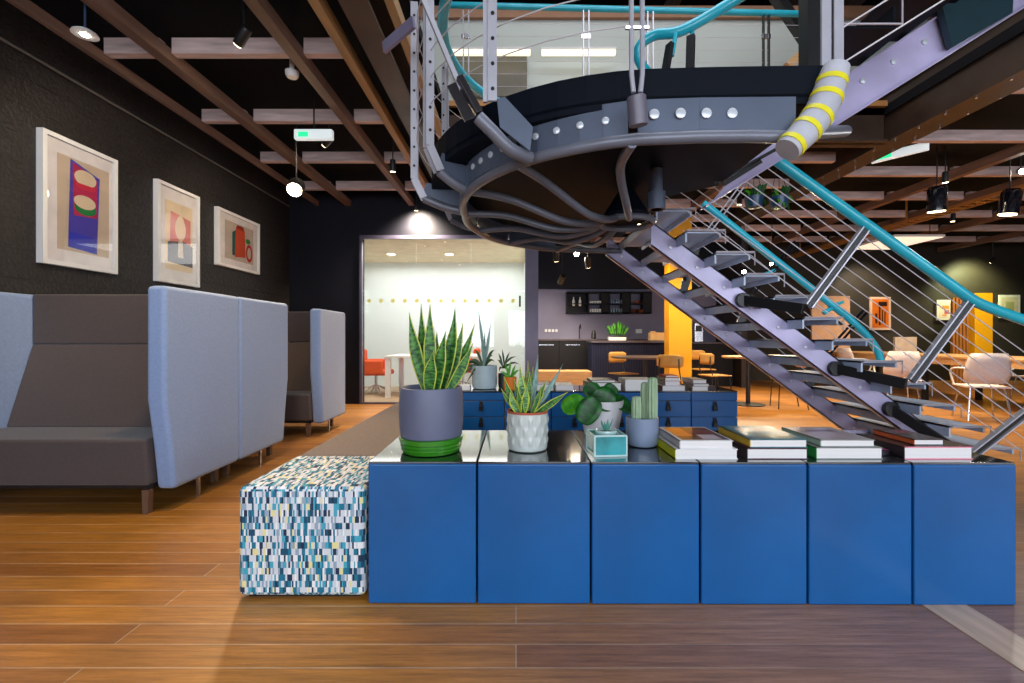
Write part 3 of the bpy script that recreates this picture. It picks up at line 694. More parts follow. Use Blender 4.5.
book('thick book with pink edges under the rightmost front stack', X(904), X(973), Yb, 2.22, zt, zt+.052, C('pink_cover', (225, 130, 150)), C('black_spine', (25, 20, 30)), art=[((22, 18, 26), .0, .985, .03, 1)])
book('small dark book on top of the pink-edged book', X(920), X(951), Yb+.03, 2.20, zt+.0525, zt+.078, C('black_cover', (25, 22, 30), .3, .4), C('orange_spine', (190, 80, 30)), art=[((120, 30, 80), .3, .9, .6, .8)])
t = thing('notebook', 'closed black notebook lying between the green-spined and the pink-edged books', 'notebook', (X(893), 2.12, zt))
MB().box(X(886), X(901), 2.0, 2.25, zt, zt+.026).build('cover', C('black_cover', (25, 22, 30), .3, .4), t, bevel=.005)
MB().box(X(889), X(899), 1.999, 2.251, zt+.0262, zt+.0275).build('band', C('magenta_cover', (120, 35, 90)), t)
# back row
def bk(lab, a, b, y0, y1, col, sp=None, dy=0.03, d=.3, Yr=Y2+.02):
    book(lab, XP(a, Yr), XP(b, Yr), Yr+dy, Yr+dy+d, zt+y0, zt+y1, C('c%d%d%d' % col, col), C('s%d%d%d' % sp, sp) if sp else None)
bk('low white book on the back row, between the orange pot and the black-topped books', 530, 553, 0, .06, (150, 150, 160))
bk('low pale book on the back row, behind the left leaf of the round-leaved plant', 556, 574, 0, .055, (170, 165, 160))
bk('wide white book with a brown cover on the back row, behind the round-leaved plant', 588, 622, 0, .075, (90, 60, 45))
bk('dark book lying on the wide white one behind the round-leaved plant', 592, 616, .076, .10, (40, 28, 25))
bk('tall pale book behind the cactus on the back row', 626, 656, 0, .105, (215, 215, 210), (190, 190, 190))
bk('wide book at the bottom of the tall back-row stack, right of the cactus', 663, 686, 0, .045, (200, 195, 210), (60, 40, 50), .02)
bk('lilac-white book in the middle of the tall back-row stack', 666, 681, .046, .09, (215, 195, 210), (110, 100, 100), .03, .26)
bk('white book near the top of the tall back-row stack', 666, 681, .091, .125, (160, 70, 40), (120, 115, 90), .03, .26)
bk('red book on the very top of the tall back-row stack', 667, 680, .126, .145, (175, 40, 15), None, .04, .22)
bk('cream book at the bottom of the stack on the right end of the back row', 693, 709, 0, .04, (215, 205, 190), (60, 50, 50), .02)
bk('grey book in the middle of the stack on the right end of the back row', 694, 710, .041, .065, (95, 90, 100), None, .02, .28)
bk('white book on top of the stack on the right end of the back row', 694, 708, .066, .105, (110, 100, 105), (150, 145, 150), .03)

# pots on the back row
def pot(t, px, Y, r, h, m, z0=None):
    z0 = zt if z0 is None else z0; x = XP(px, Y)
    MB().lathe([(r*.80, 0), (r*.95, .008), (r, h*.25), (r, h), (r*.94, h), (r*.92, h*.85), (r*.5, h*.84)], (x, Y, z0), 32).build('pot', m, t); soil(t, (x, Y), r*.93, z0+h*.86)
def spray(t, px, Y, z, tips, m, w=.02, up=.04):
    for i, (tx, ty, dy) in enumerate(tips):
        b0 = Vector((XP(px, Y)+random.uniform(-.02, .02), Y, z)); tp = P(tx, ty, Y+dy)
        MB().leaf(b0, tp, w, (0, 0, max(up, abs(tp.x-b0.x)*.5)), (.05, -1, .1), 10, .2).build('leaf', m, t, solid=.002, recalc=False)
t = thing('potted_plant', 'spider-like plant with tall thin leaves in a pale blue pot, on the back row', 'plant', (XP(484.5, 4.7), 4.7, zt))
pot(t, 484.5, 4.68, .128, .235, mat('pot_pale_blue', (.38, .50, .56), .4))
spray(t, 485, 4.68, zt+.2, [(478, 308, .03), (491, 322, 0), (481, 340, -.05), (488, 338, .05), (485, 330, .08)], LBL, .03, 0)
spray(t, 484, 4.68, zt+.2, [(462, 372, -.1), (459, 380, -.05), (468, 362, 0), (466, 384, -.12), (493, 356, .0), (495, 362, -.05), (474, 350, .05), (470, 376, -.14), (495, 350, .1), (463, 366, .1)], LMD, .028, .1)
t = thing('potted_plant', 'dark feathery plant in a small black pot, just right of the pale blue pot', 'plant', (XP(503, 4.72), 4.72, zt))
pot(t, 503, 4.74, .05, .15, mat('pot_black', (.02, .025, .03), .4))
spray(t, 503, 4.74, zt+.2, [(497, 360, .04), (498, 353, .03), (502, 349, 0), (510, 352, .03), (517, 357, 0), (520, 365, -.03), (499, 372, .06), (512, 366, -.05), (507, 372, -.06)], LMD, .02, .05)
t = thing('potted_plant', 'small green plant in an orange pot, behind the diamond-pattern pot', 'plant', (XP(512, 4.6), 4.6, zt))
pot(t, 510, 4.55, .065, .13, plain('pot_orange', (225, 120, 15)))
spray(t, 510, 4.55, zt+.11, [(500, 372, 0), (505, 364, .03), (511, 360, 0), (516, 364, .03), (520, 370, 0), (514, 372, -.05)], LLM, .025, .02)
t = tag(MB().lathe([(.05, 0), (.055, .006), (.05, .06), (.045, .15), (.05, .21), (.047, .21), (.042, .15), (.046, .06), (.03, .01)], (XP(453.5, 4.6), 4.6, zt), 28).build('glass_vase', glass_mat('vase_glass', (.85, .9, .88), 1.6)), 'clear glass vase on the back row beside the snake plant', 'vase')
tag(MB().box(XP(457, 4.6), XP(471, 4.6), 4.5, 4.62, zt, zt+.05).build('white_tray', WHITEP, bevel=.006), 'small white tray on the back row left of the pale blue pot', 'tray')

# ================================================================ STAIRCASE
st = thing('staircase', 'dark steel staircase turning on a round landing, with teal handrails and wire cables', 'staircase', (2.4, 3.6, 0))
LC = Vector((.65, 3.1)); LR = 1.2
RK = [(-272, 1.0), (-257, 1.0), (-230, .92), (-202, .84), (-174, .82), (-148, .89), (-124, .95), (-98, 1.0), (-60, 1.0)]
def rfac(deg):
    if deg > 0: deg -= 360
    for (a, u), (b, v) in zip(RK, RK[1:]):
        if a <= deg <= b: return u+(v-u)*(deg-a)/(b-a)
    return 1.0
def ring(deg, r, z): return Vector((LC.x+r*math.cos(math.radians(deg)), LC.y+r*math.sin(math.radians(deg)), z))
AR = [-98, -124, -148, -174, 158, 130, 103]
rim = [Vector((1.27, 1.88))]+[Vector(ring(a, LR, 0).xy) for a in AR]+[Vector((1.0, 4.36))]
deckpoly = [(v.x, v.y) for v in rim]+[(1.0, 3.15), (1.27, 2.9)]
def fine_rim():
    out = [rim[0]]+[Vector((1.05, 1.885)), Vector((.8, 1.892))]
    for a in range(-95, -262, -6): out.append(Vector(ring(a, LR, 0).xy))
    out += [Vector((.7, 4.33)), rim[-1]]
    return out
fr = fine_rim()
MB().prism([(v.x, v.y) for v in fr]+[(1.0, 3.15), (1.27, 2.9)], 'z', 2.06, 2.10).build('landing_deck', STAIRD, st, smooth=False)
def band(mb, pts, z0, z1, off, th=.012):
    for a, b in zip(pts, pts[1:]):
        d = (b-a).normalized(); n = Vector((d.y, -d.x))
        if (a-LC).dot(n) < 0: n = -n
        q = []
        for p_ in (a, b):
            for k in (off, off-th): q.append(p_+n*k)
        v = [mb.bm.verts.new((q[i].x, q[i].y, z)) for z in (z0, z1) for i in (0, 1, 3, 2)]
        for f in ((0, 1, 2, 3), (7, 6, 5, 4), (0, 4, 5, 1), (1, 5, 6, 2), (2, 6, 7, 3), (3, 7, 4, 0)): mb.face([v[i] for i in f])
    return mb
band(MB(), fr, 2.085, 2.215, .0).build('upper_fascia', STAIRD, st)
ang = AR
segs = []
near = [p for p in fr if p.y < 2.2]
# lower band in plates between the outriggers
for k in range(len(AR)-1):
    a0 = AR[k]; a1 = AR[k+1]
    if a1 > a0: a1 -= 360
    pts = [Vector(ring(a0+(a1-a0)*(.03+.94*i/5), LR*rfac(a0+(a1-a0)*(.03+.94*i/5)), 0).xy) for i in range(6)]
    f = band(MB(), pts, 1.94, 2.083, .012).build('lower_fascia', STAIRB, st)
    for i in (1, 2, 3, 4):
        aa = a0+(a1-a0)*(i/5); p_ = ring(aa, LR*rfac(aa)+.016, 2.01); d = (p_.xy-LC).normalized()
        M = Matrix.Translation(p_) @ Vector((d.x, d.y, 0)).to_track_quat('Z', 'Y').to_matrix().to_4x4()
        MB().lathe([(.001, -.004), (.016, -.004), (.016, .003), (.010, .006), (.001, .006)], (0, 0, 0), 10, M=M).build('bolt', BOLTM, f)
f = band(MB(), [Vector((1.14, 1.885)), Vector((.95, 1.888)), Vector((.75, 1.892)), Vector(ring(-97, LR, 0).xy)], 1.94, 2.083, .012).build('lower_fascia', STAIRB, st)
for i in range(4):
    M = Matrix.Translation((.565+.105*i, 1.872+(.008 if i == 0 else 0), 2.015)) @ Matrix.Rotation(PI/2, 4, 'X')
    MB().lathe([(.001, -.004), (.021, -.004), (.021, .003), (.013, .006), (.001, .006)], (0, 0, 0), 12, M=M).build('bolt', BOLTM, f)
# rim tube and radial ribs down to the hub
rp = [Vector((1.16, 1.89, 1.925)), Vector((.95, 1.88, 1.925)), Vector((.75, 1.885, 1.925))]+[ring(a, LR*rfac(a), 1.925-.02*(1-rfac(a))/.18) for a in range(-97, -262, -6)]+[Vector((.8, 4.34, 1.925)), Vector((1.0, 4.36, 1.925))]
MB().tube(rp, .026, 10).build('rim_tube', TUBE, st)
HUB = Vector((.72, 3.0))
for a in AR:
    e = ring(a, LR*rfac(a), 1.91); hb = Vector((HUB.x+.16*math.cos(math.radians(a)), HUB.y+.16*math.sin(math.radians(a)), 1.855))
    d = hb-e; side = Vector((-d.y, d.x, 0)).normalized()*.05
    MB().tube(bez([e, e+d*.3+Vector((0, 0, .015))+side, e+d*.65+Vector((0, 0, -.06))+side*.3, e+d*.88+Vector((0, 0, -.045)), hb], 8), .022, 10).build('rib', TUBE, st)
MB().tube([(HUB.x+.17*math.cos(i*PI/14), HUB.y+.17*math.sin(i*PI/14), 1.85) for i in range(28)], .02, 8, closed=True).build('hub_ring', TUBE, st)
MB().lathe([(.14, 1.87), (.15, 1.90), (.05, 2.06)], (HUB.x, HUB.y, 0), 20).build('hub', STAIRD, st)
MB().tube([(.80, 2.62, 1.83), (.80, 2.62, 2.06)], .035, 12).tube([(.80, 2.62, 1.83), (.80, 2.62, 1.93)], .05, 12).build('hanger', STAIRB, st)
# outriggers with posts on the left of the landing
def outrigger(a, ro, topz, w=.035):
    i_ = ring(a, LR*rfac(a)-.01, 1.92); o_ = ring(a, ro-.06, 2.0); top = ring(a, ro, 2.12)
    d = Vector((math.cos(math.radians(a)), math.sin(math.radians(a)), 0)); tg = Vector((-d.y, d.x, 0))
    MB().tube(bez([i_, (i_+o_)/2+Vector((0, 0, -.012)), o_], 6), .027, 10).build('outrigger_tube', TUBE, st)
    m = MB(); m.bar(i_+Vector((0, 0, .07)), o_+Vector((0, 0, .05)), .012, .11); m.build('outrigger_plate', STAIRB, st)
    pl = MB(); z = 2.14
    for s in (-1, 1):
        q = tg*s*.022
        pl.bar(o_+q, top+q, w, .008, up=tg); pl.bar(top+q, Vector((top.x, top.y, topz))+q, w, .008, up=tg)
    po = pl.build('post', POSTM, st)
    h = MB(); k = top.z+.08
    while k < topz:
        for s in (-1, 1):
            M = Matrix.Translation(Vector((top.x, top.y, k))+tg*s*.026) @ tg.to_track_quat('Z', 'Y').to_matrix().to_4x4()
            h.lathe([(.001, -.004), (.008, -.004), (.008, .004), (.001, .004)], (0, 0, 0), 8, M=M)
        k += .12
    h.build('rivets', BLACKM, po)
outrigger(-150, 1.29, 3.25, .045); outrigger(-174, 1.31, 3.25, .045); outrigger(160, 1.27, 3.2)
# near-left post plate, its thick tube and gusset
xq = XP(489, 1.98)
po = MB().box(xq-.004, xq+.034, 1.975, 1.985, 2.12, 3.25).box(xq-.026, xq-.006, 1.985, 2.0, 2.12, 3.25).build('post', POSTM, st)
h = MB()
for k in range(9): h.lathe([(.001, -.003), (.008, -.003), (.008, .003), (.001, .003)], (0, 0, 0), 8, M=Matrix.Translation((xq+.016, 1.973, 2.17+k*.108)) @ Matrix.Rotation(PI/2, 4, 'X'))
h.build('rivets', BLACKM, po)
MB().tube(bez([P(478, 117, 1.93), P(492, 131, 1.95), P(510, 149, 1.99), P(530, 158, 2.06)], 6), .028, 12).build('outrigger_tube', TUBE, st)
# twin rods in a round cup at the near side
cpx = XP(637, 1.78)
MB().tube([(cpx+.012, 1.80, 1.93), (cpx-.003, 1.78, 2.035)], 0.037, 16).build('post_cup', mat('cup_grey', (.13, .12, .16), .4), st, bevel=.004)
for s in (-1, 1):
    MB().tube([(cpx+s*.022*.6, 1.78, 2.05), (cpx+s*.021, 1.78, 2.12), (cpx+s*.021-.004, 1.78, 3.25)], .0095, 8).build('post_rod', POSTM, st)
MB().tube([(cpx-.045, 1.78, 2.30), (cpx+.045, 1.78, 2.30)], .008, 8).tube([(cpx-.045, 1.78, 2.50), (cpx+.045, 1.78, 2.50)], .008, 8).build('post_clamp', CHROME, st)
# slanted bar and clamp at the near left
MB().bar(P(420, -8, 1.95), P(462, 92, 2.0), .018, .02).build('slanted_bar', POSTM, st)
m = MB(); m.bar(P(459, 78, 1.98), P(479, 114, 2.0), .05, .03).bar(P(452, 84, 1.99), P(470, 120, 2.0), .012, .05); m.build('bar_clamp', mat('dark_clamp', (.05, .045, .05), .3, metal=.8), st, bevel=.003)
# gusset plate near left
MB().prism([(P(497, 100, 2.0).x, P(497, 100, 2.0).z), (P(505, 98, 2.0).x, P(505, 98, 2.0).z), (P(533, 128, 2.0).x, P(533, 128, 2.0).z), (P(530, 152, 2.0).x, P(530, 152, 2.0).z), (P(500, 128, 2.0).x, P(500, 128, 2.0).z)], 'y', 1.99, 2.0).build('gusset', STAIRB, st)
# circular wires round the landing
for z in (2.34, 2.48, 2.62, 2.76, 2.90, 3.02):
    MB().tube([ring(a, 1.29, z) for a in range(-98, -262, -8)], .003, 5).build('cable', WIRE, st)
MB().tube(bez([ring(a, 1.13, 3.10) for a in range(-98, -255, -12)]+[ring(-262, 1.10, 3.0), ring(-268, 1.1, 2.8)], 4), .034, 12).build('handrail', TEAL, st)
# inner handrail
ih = bez([P(652, 78, 3.2), P(640, 62, 3.16), P(640, 46, 3.12), P(655, 35, 3.08), P(683, 30, 3.0), P(735, 0, 2.9), P(800, -42, 2.85)], 8)
MB().tube(ih, .034, 12).build('handrail', TEAL, st)
for (a, b) in (((676, 32), (668, 80)), ((692, 26), (694, 70))):
    MB().tube([P(*a, 3.0), P((a[0]+b[0])/2, (a[1]+b[1])/2, 2.98)], .014, 8).build('rail_bracket', TEAL, st)
    MB().bar(P((a[0]+b[0])/2-2, (a[1]+b[1])/2-12, 2.97), P(b[0]-4, b[1], 2.95), .05, .03).build('bracket_plate', BLACKM, st)
# ---- lower flight: centre line z = 2.612 - .739 x
def zl(x): return 2.612-.739*x
def stringer(Y, x0, x1, hv, w=.05):
    q = MB(); p4 = [(x0, zl(x0)-hv/2), (x1, max(zl(x1)-hv/2, 0.0)), (x1, zl(x1)+hv/2), (x0, zl(x0)+hv/2)]
    q.prism(p4, 'y', Y, Y+.012)
    for sgn in (-1, 1):
        za = zl(x0)+sgn*(hv/2-.006); zb_ = zl(x1)+sgn*(hv/2-.006)
        q.prism([(x0, za-.006), (x1, zb_-.006), (x1, zb_+.006), (x0, za+.006)], 'y', Y, Y+w)
    o = q.build('stringer', STAIRL, st, smooth=False)
    x = x0+.14
    while x < x1-.1:
        MB().lathe([(.001, -.003), (.013, -.003), (.013, .004), (.001, .007)], (0, 0, 0), 8, M=Matrix.Translation((x, Y-.003, zl(x))) @ Matrix.Rotation(PI/2, 4, 'X')).build('bolt', BOLTM, o)
        x += .2
stringer(3.40, 1.0, 3.36, .18); stringer(4.36, .86, 3.36, .18)
for i in range(12):
    x0 = .98+i*.205; zt_ = zl(x0)+.11
    if zt_ < .06: break
    q = MB().box(x0, x0+.25, 3.22, 4.46, zt_-.012, zt_)
    q.box(x0, x0+.012, 3.22, 4.46, zt_-.075, zt_); q.box(x0+.238, x0+.25, 3.22, 4.46, zt_-.045, zt_)
    tr = q.build('tread', STAIRT, st, smooth=False)
    MB().box(x0, x0+.27, 3.19, 3.196, zt_, zt_+.008).box(x0+.265, x0+.27, 3.19, 3.196, zt_-.09, zt_+.004).box(x0, x0+.27, 3.19, 3.22, zt_-.004, zt_+.002).build('edge_strip', mat('edge_strip', (.42, .38, .42), .5), tr, smooth=False)
# near rail of the lower flight
YN = 3.04
na, nb = P(772, 157, YN), P(966, 296, YN)
MB().tube([na, nb]+bez([nb, P(985, 306, YN), P(1035, 324, YN), P(1075, 338, YN)], 6)[1:], .034, 12).build('handrail', TEAL, st)
posts = [((868, 225), (808, 306)), ((971, 300), (911, 381)), ((1070, 378), (972, 455))]
for (a, b) in posts:
    a3, b3 = P(*a, YN), P(*b, YN); d = (b3-a3).normalized(); nn = Vector((-d.z, 0, d.x))*.022
    q = MB()
    for s in (-1, 1): q.bar(a3+nn*s, b3+nn*s, .035, .009, up=nn)
    po = q.build('post', POSTM, st)
    MB().bar(a3-d*.02, b3, .02, .02, up=nn).build('post_core', BLACKM, po)
    foot = Vector((b3.x-.26, 3.38, zl(b3.x-.26)))
    q = MB().bar(b3+Vector((-.03, 0, -.02)), foot, .03, .07, up=(0, 0, 1)).lathe([(.001, -.02), (.055, -.02), (.055, .02), (.001, .02)], (0, 0, 0), 18, M=Matrix.Translation(foot) @ Matrix.Rotation(PI/2, 4, 'X'))
    q.build('post_arm', BLACKM, st, bevel=.004)
bl0 = P(808, 306, YN)-((nb-na).normalized()*1.0); off = P(808, 306, YN)-P(868, 225, YN)
for k in range(1, 9):
    o_ = off*(k/8.6); a3 = na+o_-(nb-na).normalized()*.55; b3 = nb+o_+(nb-na).normalized()*.9
    MB().tube([a3, b3], .0035, 5).build('cable', WIRE, st)
# far rail of the lower flight
YR = 4.42
fa = P(703, 203, YR); fb = P(846, 316, YR)
MB().tube([fa, fb]+bez([fb, P(866, 335, YR), P(878, 352, YR), P(881, 364, YR)], 6)[1:], .034, 12).build('handrail', TEAL, st)
foff = P(705, 236, YR)-P(742, 186, YR)
for a in ((742, 186), (796, 232), (866, 300)):
    a3 = P(*a, YR); b3 = a3+foff*1.25; d = (b3-a3).normalized(); nn = Vector((-d.z, 0, d.x))*.02; q = MB()
    a3 = a3 if a[0] == 742 else a3+Vector((0, 0, -.1))
    for s in (-1, 1): q.bar(a3+nn*s, b3+nn*s, .03, .008, up=nn)
    q.build('post', POSTM if a[0] == 742 else STAIRD, st)
    MB().bar(b3, Vector((b3.x-.15, YR, zl(b3.x-.15))), .03, .07).build('post_arm', BLACKM, st)
for k in range(1, 7):
    o_ = foff*(k/5.5); MB().tube([fa+o_, fb+o_+(fb-fa).normalized()*.1], .0035, 5).build('cable', WIRE, st)
for px, py in ((770, 272), (838, 304)):
    q = P(px, py, YR); MB().tube([q, q+Vector((-.14, 0, -.09))], .022, 8).tube([q, q+Vector((.05, 0, .02))], .014, 8).build('rail_bracket', TEAL, st)
# ---- upper flight
def zu(x): return 1.949+.6257*(x-1.218)
YU = 2.83
x0, x1 = 1.16, 4.14
q = MB().prism([(x0+.05, zu(x0+.05)), (x1, zu(x1)), (x1, zu(x1)+.30), (x0+.42, zu(x0+.42)+.235)], 'y', YU, YU+.015)
q.prism([(x0, zu(x0)-.012), (x1, zu(x1)-.012), (x1, zu(x1)), (x0, zu(x0))], 'y', YU-.02, YU+.07)
q.prism([(x0+.42, zu(x0+.42)+.235), (x1, zu(x1)+.30), (x1, zu(x1)+.312), (x0+.42, zu(x0+.42)+.247)], 'y', YU-.02, YU+.07)
q.build('stringer', STAIRL, st, smooth=False)
for i in range(12):
    x = 1.75+i*.19; MB().lathe([(.001, -.003), (.018, -.003), (.018, .006), (.001, .010)], (0, 0, 0), 10, M=Matrix.Translation((x, YU-.003, zu(x)+.16)) @ Matrix.Rotation(PI/2, 4, 'X')).build('bolt', BOLTM, st)
MB().bar((1.22, 2.815, zu(1.22)+.10), (1.75, 2.815, zu(1.75)+.06), .008, .02).bar((1.27, 2.815, zu(1.27)+.06), (1.50, 2.815, zu(1.50)+.06), .008, .03).build('slot', BLACKM, st)
for i in range(9):
    x = 1.62+i*.245; z = zu(x+.28)+.285
    q = MB().box(x, x+.28, 2.3, 2.88, z-.012, z).box(x+.268, x+.28, 2.3, 2.88, z, z+.10); tr = q.build('tread', STAIRD, st, smooth=False)
    MB().box(x, x+.30, 2.28, 2.286, z-.006, z+.002).box(x+.294, x+.30, 2.28, 2.286, z, z+.13).build('edge_strip', mat('edge_strip'), tr, smooth=False)
MB().prism([(2.62, zu(2.62)+.02), (2.98, zu(2.98)-.0), (3.0, zu(3.0)+.33), (2.55, zu(2.55)+.34)], 'y', 2.76, 2.80).build('splice_plate', mat('teal_dark_plate', (.02, .05, .065), .35, metal=.3), st)
MB().bar((1.300, 1.93, 2.1), (1.300, 1.93, 3.3), .010, .04).bar((1.352, 1.93, 2.1), (1.352, 1.93, 3.3), .010, .04).build('post', POSTM, st)
MB().box(1.306, 1.346, 1.94, 1.96, 2.1, 3.3).box(XP(805, 2.15), XP(829, 2.15), 2.13, 2.2, 2.2, 3.4).build('post_core', BLACKM, st)
for k in range(6):
    MB().tube([(1.36, 1.95, 2.25+k*.15), (3.2, 1.95, 2.25+k*.15+.6257*1.84)], .0035, 5).build('cable', WIRE, st)
# foam guard with yellow bands
a3, b3 = P(836, 68, 1.87), P(787, 150, 1.84)
g = bez([a3, (a3+b3)/2+Vector((.03, 0, -.02)), b3], 10)
fg = MB().tube(g, [.050+.010*math.sin(PI*i/20) for i in range(21)], 18).build('foam_guard', mat('foam_grey', (.42, .43, .48), .6, noise=(8, .15)), st)
for tt in (.2, .38, .56, .74, .9):
    i = int(tt*(len(g)-1)); d = (g[i+1]-g[i]).normalized()
    MB().tube([g[i]-d*.011, g[i]+d*.011], .0525+.010*math.sin(PI*i/20), 18).build('yellow_band', plain('tape_yellow', (225, 215, 20)), fg)
MB().tube([P(806, 133, 1.95), P(846, 131, 2.6)], .03, 10).build('rim_tube', TUBE, st)

# upper gallery railing
t = thing('gallery_railing', 'teal-topped wire railing along the upper floor edge, beyond the stair landing', 'railing', (1.6, 5.15, 3.76))
MB().tube([(-.8, 5.15, 4.83), (3.5, 5.15, 4.72)], .034, 10).build('handrail', TEAL, t)
for px in (466, 586, 650, 766):
    x = XP(px, 5.15)
    for s in (-1, 1): MB().box(x+s*.03-.006, x+s*.03+.006, 5.13, 5.17, 3.76, 4.76).build('post', POSTM if px < 700 else BLACKM, t)
    MB().box(x-.05, x+.05, 5.14, 5.16, 4.45, 4.5).box(x-.05, x+.05, 5.14, 5.16, 3.95, 4.0).build('spacer', CHROME, t)
for k in range(6): MB().tube([(-.8, 5.15, 3.92+k*.14), (3.6, 5.15, 3.90+k*.14)], .0025, 5).build('cable', WIRE, t)

# brackets fixing the landing posts to the left steel beam
cpart('bracket', MB().bar(P(384, 48, 2.75), P(414, 22, 2.6), .02, .07), STAIRP)

# ================================================================ LIGHT FITTINGS
def spot(name, label, loc, aim, power=60, col=(1, .72, .42), r=.035, L_=.14, ang=70, top=3.6, body=BLACKM, glow=8, blend=.6, group=None):
    loc = Vector(loc); aim = Vector(aim).normalized(); t = thing(name, label, 'lamp', loc, group)
    MB().tube([loc-aim*.02, (loc.x, loc.y, top)], .008, 6).build('stem', BLACKM, t)
    MB().tube([loc-aim*L_*.5, loc-aim*L_*.35, loc+aim*L_*.5], [r*.8, r, r], 18).build('shade', body, t)
    MB().tube([loc+aim*(L_*.5+.001), loc+aim*(L_*.5+.006)], r*.85, 16).build('bulb', mat('bulb_%d' % glow, (1, .9, .7), emit=((1, .8, .5), glow)), t)
    l = bpy.data.lights.new('spot_beam', 'SPOT'); l.energy = power; l.color = col; l.spot_size = math.radians(ang); l.spot_blend = blend; l.shadow_soft_size = .14
    o = bpy.data.objects.new('spot_beam', l); COL.objects.link(o); o.parent = t; o.location = aim*(L_*.5+.02); o.rotation_euler = aim.to_track_quat('-Z', 'Y').to_euler()
    return t
spot('spotlight', 'glaring warm spotlight hanging from the ceiling in front of the dark back wall', P(296, 187, 5.0), (.15, -.75, -.62), 120, glow=60, r=.085, L_=.16)
t = thing('pendant_lamp', 'small white dish lamp hanging in the top left corner by the left wall', 'lamp', P(85, 33, 3.1))
q = P(85, 33, 3.1)
MB().lathe([(.075, -.012), (.07, .0), (.04, .02), (.012, .03), (.001, .03)], q, 24).build('shade', WHITEG, t)
MB().tube([q+Vector((0, 0, .03)), (q.x, q.y, 3.6)], .007, 6).build('cord', plain('cord_blue', (40, 60, 90)), t)
MB().lathe([(.02, -.02), (.03, -.01), (.02, .005)], q, 12).build('bulb', mat('bulb_20', (1, .9, .7), emit=((1, .9, .8), 20)), t)
# wall-washing spots for the art and the booths
spot('spotlight', 'small black spotlight above the booths, aimed at the first two prints', (-1.9, 3.2, 3.2), (-1.5, .9, -1.0), 75, (1, .82, .6), ang=80, glow=8)
spot('spotlight', 'small black spotlight above the booths, aimed at the furthest print', (-2.0, 4.9, 3.2), (-1.6, .9, -.9), 50, (1, .8, .55), ang=70, glow=8)
spot('spotlight', 'small black spotlight above the aisle beside the nearest booth', (-1.55, 2.6, 3.2), (-.15, .25, -1), 120, (1, .72, .42), ang=100, glow=8)
spot('spotlight', 'small black spotlight above the aisle by the furthest booth', (-1.5, 5.6, 3.2), (-.05, .2, -1), 110, (1, .68, .36), ang=95, glow=8)
spot('spotlight', 'small spotlight washing the dark wall above the glazed opening', P(416, 208, 7.45), (0, .35, -.9), 420, (1, .85, .65), ang=130, glow=8, top=3.6, L_=.07)
for px, py, Y, lb, aim in ((937, 199, 6.0, 'left one of the two big black can spotlights hanging at the upper right', (.05, .1, -1)), (1010, 202, 6.0, 'right one of the two big black can spotlights, at the right edge', (-.1, .1, -1))):
    p_ = P(px, py, Y); spot('can_spotlight', lb, p_, aim, 90, (1, .8, .55), r=.105, L_=.32, ang=110, body=mat('black_gloss_can', (.006, .008, .014), .15, coat=.8), glow=8)
spot('spotlight', 'star-bright small spotlight above the right can spotlight', P(1021, 171, 6.1), (-.5, -.75, -.35), 40, (.95, .97, 1), glow=60, r=.04, L_=.1)
for px, py, Y, aim, lb in ((556, 256, 9.0, (.1, .5, -1), 'left one of the cluster of small kitchen spotlights'), (576, 252, 9.3, (.0, -.8, -.5), 'bright forward-facing spotlight in the kitchen cluster'),
                       (588, 262, 8.8, (.15, .6, -1), 'right one of the cluster of small kitchen spotlights'), (562, 279, 8.4, (-.3, 1.2, -.8), 'lowest spotlight of the kitchen cluster')):
    spot('spotlight', lb, P(px, py, Y), aim, 170 if 'lowest' in lb or 'left' in lb else 110, (1, .82, .62), r=.06, L_=.2, glow=60 if 'bright' in lb else 8, ang=85)
for px, py, Y, lb in ((772, 262, 9.0, 'warm bulb spotlight seen between the cables, upper one of a pair'), (744, 270, 9.6, 'warm bulb spotlight seen between the cables, lower one of a pair')):
    spot('spotlight', lb, P(px, py, Y), (-.3, -.6, -.7), 160, (1, .78, .5), glow=60, r=.05, L_=.12, ang=110)
spot('spotlight', 'small spotlight over the floor between the yellow column and the staircase', (3.4, 7.0, 3.2), (0, .1, -1), 260, (1, .74, .42), ang=120, glow=8)
spot('spotlight', 'small spotlight over the long oak table', (7.6, 8.0, 3.2), (0, .1, -1), 300, (1, .78, .48), ang=125, glow=8)
spot('spotlight', 'small spotlight over the white chairs at the right', (5.6, 6.0, 3.2), (.1, .1, -1), 200, (1, .80, .55), ang=120, glow=8)
spot('spotlight', 'small spotlight lighting the far wall behind the framed posters', (11.6, 11.2, 3.0), (.1, .75, -.7), 130, (.85, .9, .45), ang=120, glow=8)
spot('spotlight', 'small spotlight near the first kitchen table', (2.2, 8.2, 3.2), (0, .1, -1), 200, (1, .74, .42), ang=110, glow=8)
spot('spotlight', 'added spotlight over the orange poster on the far wall', (8.6, 10.7, 3.3), (.3, .9, -1.1), 150, (1, .85, .65), ang=80, glow=8)  # lamp added to brighten the posters
spot('spotlight', 'added spotlight aimed at the slatted yellow column at the far right', (9.9, 8.8, 3.2), (.65, 1.7, -1.5), 230, (1, .85, .6), ang=60, glow=8)  # extra lamp put in to light up the dim column
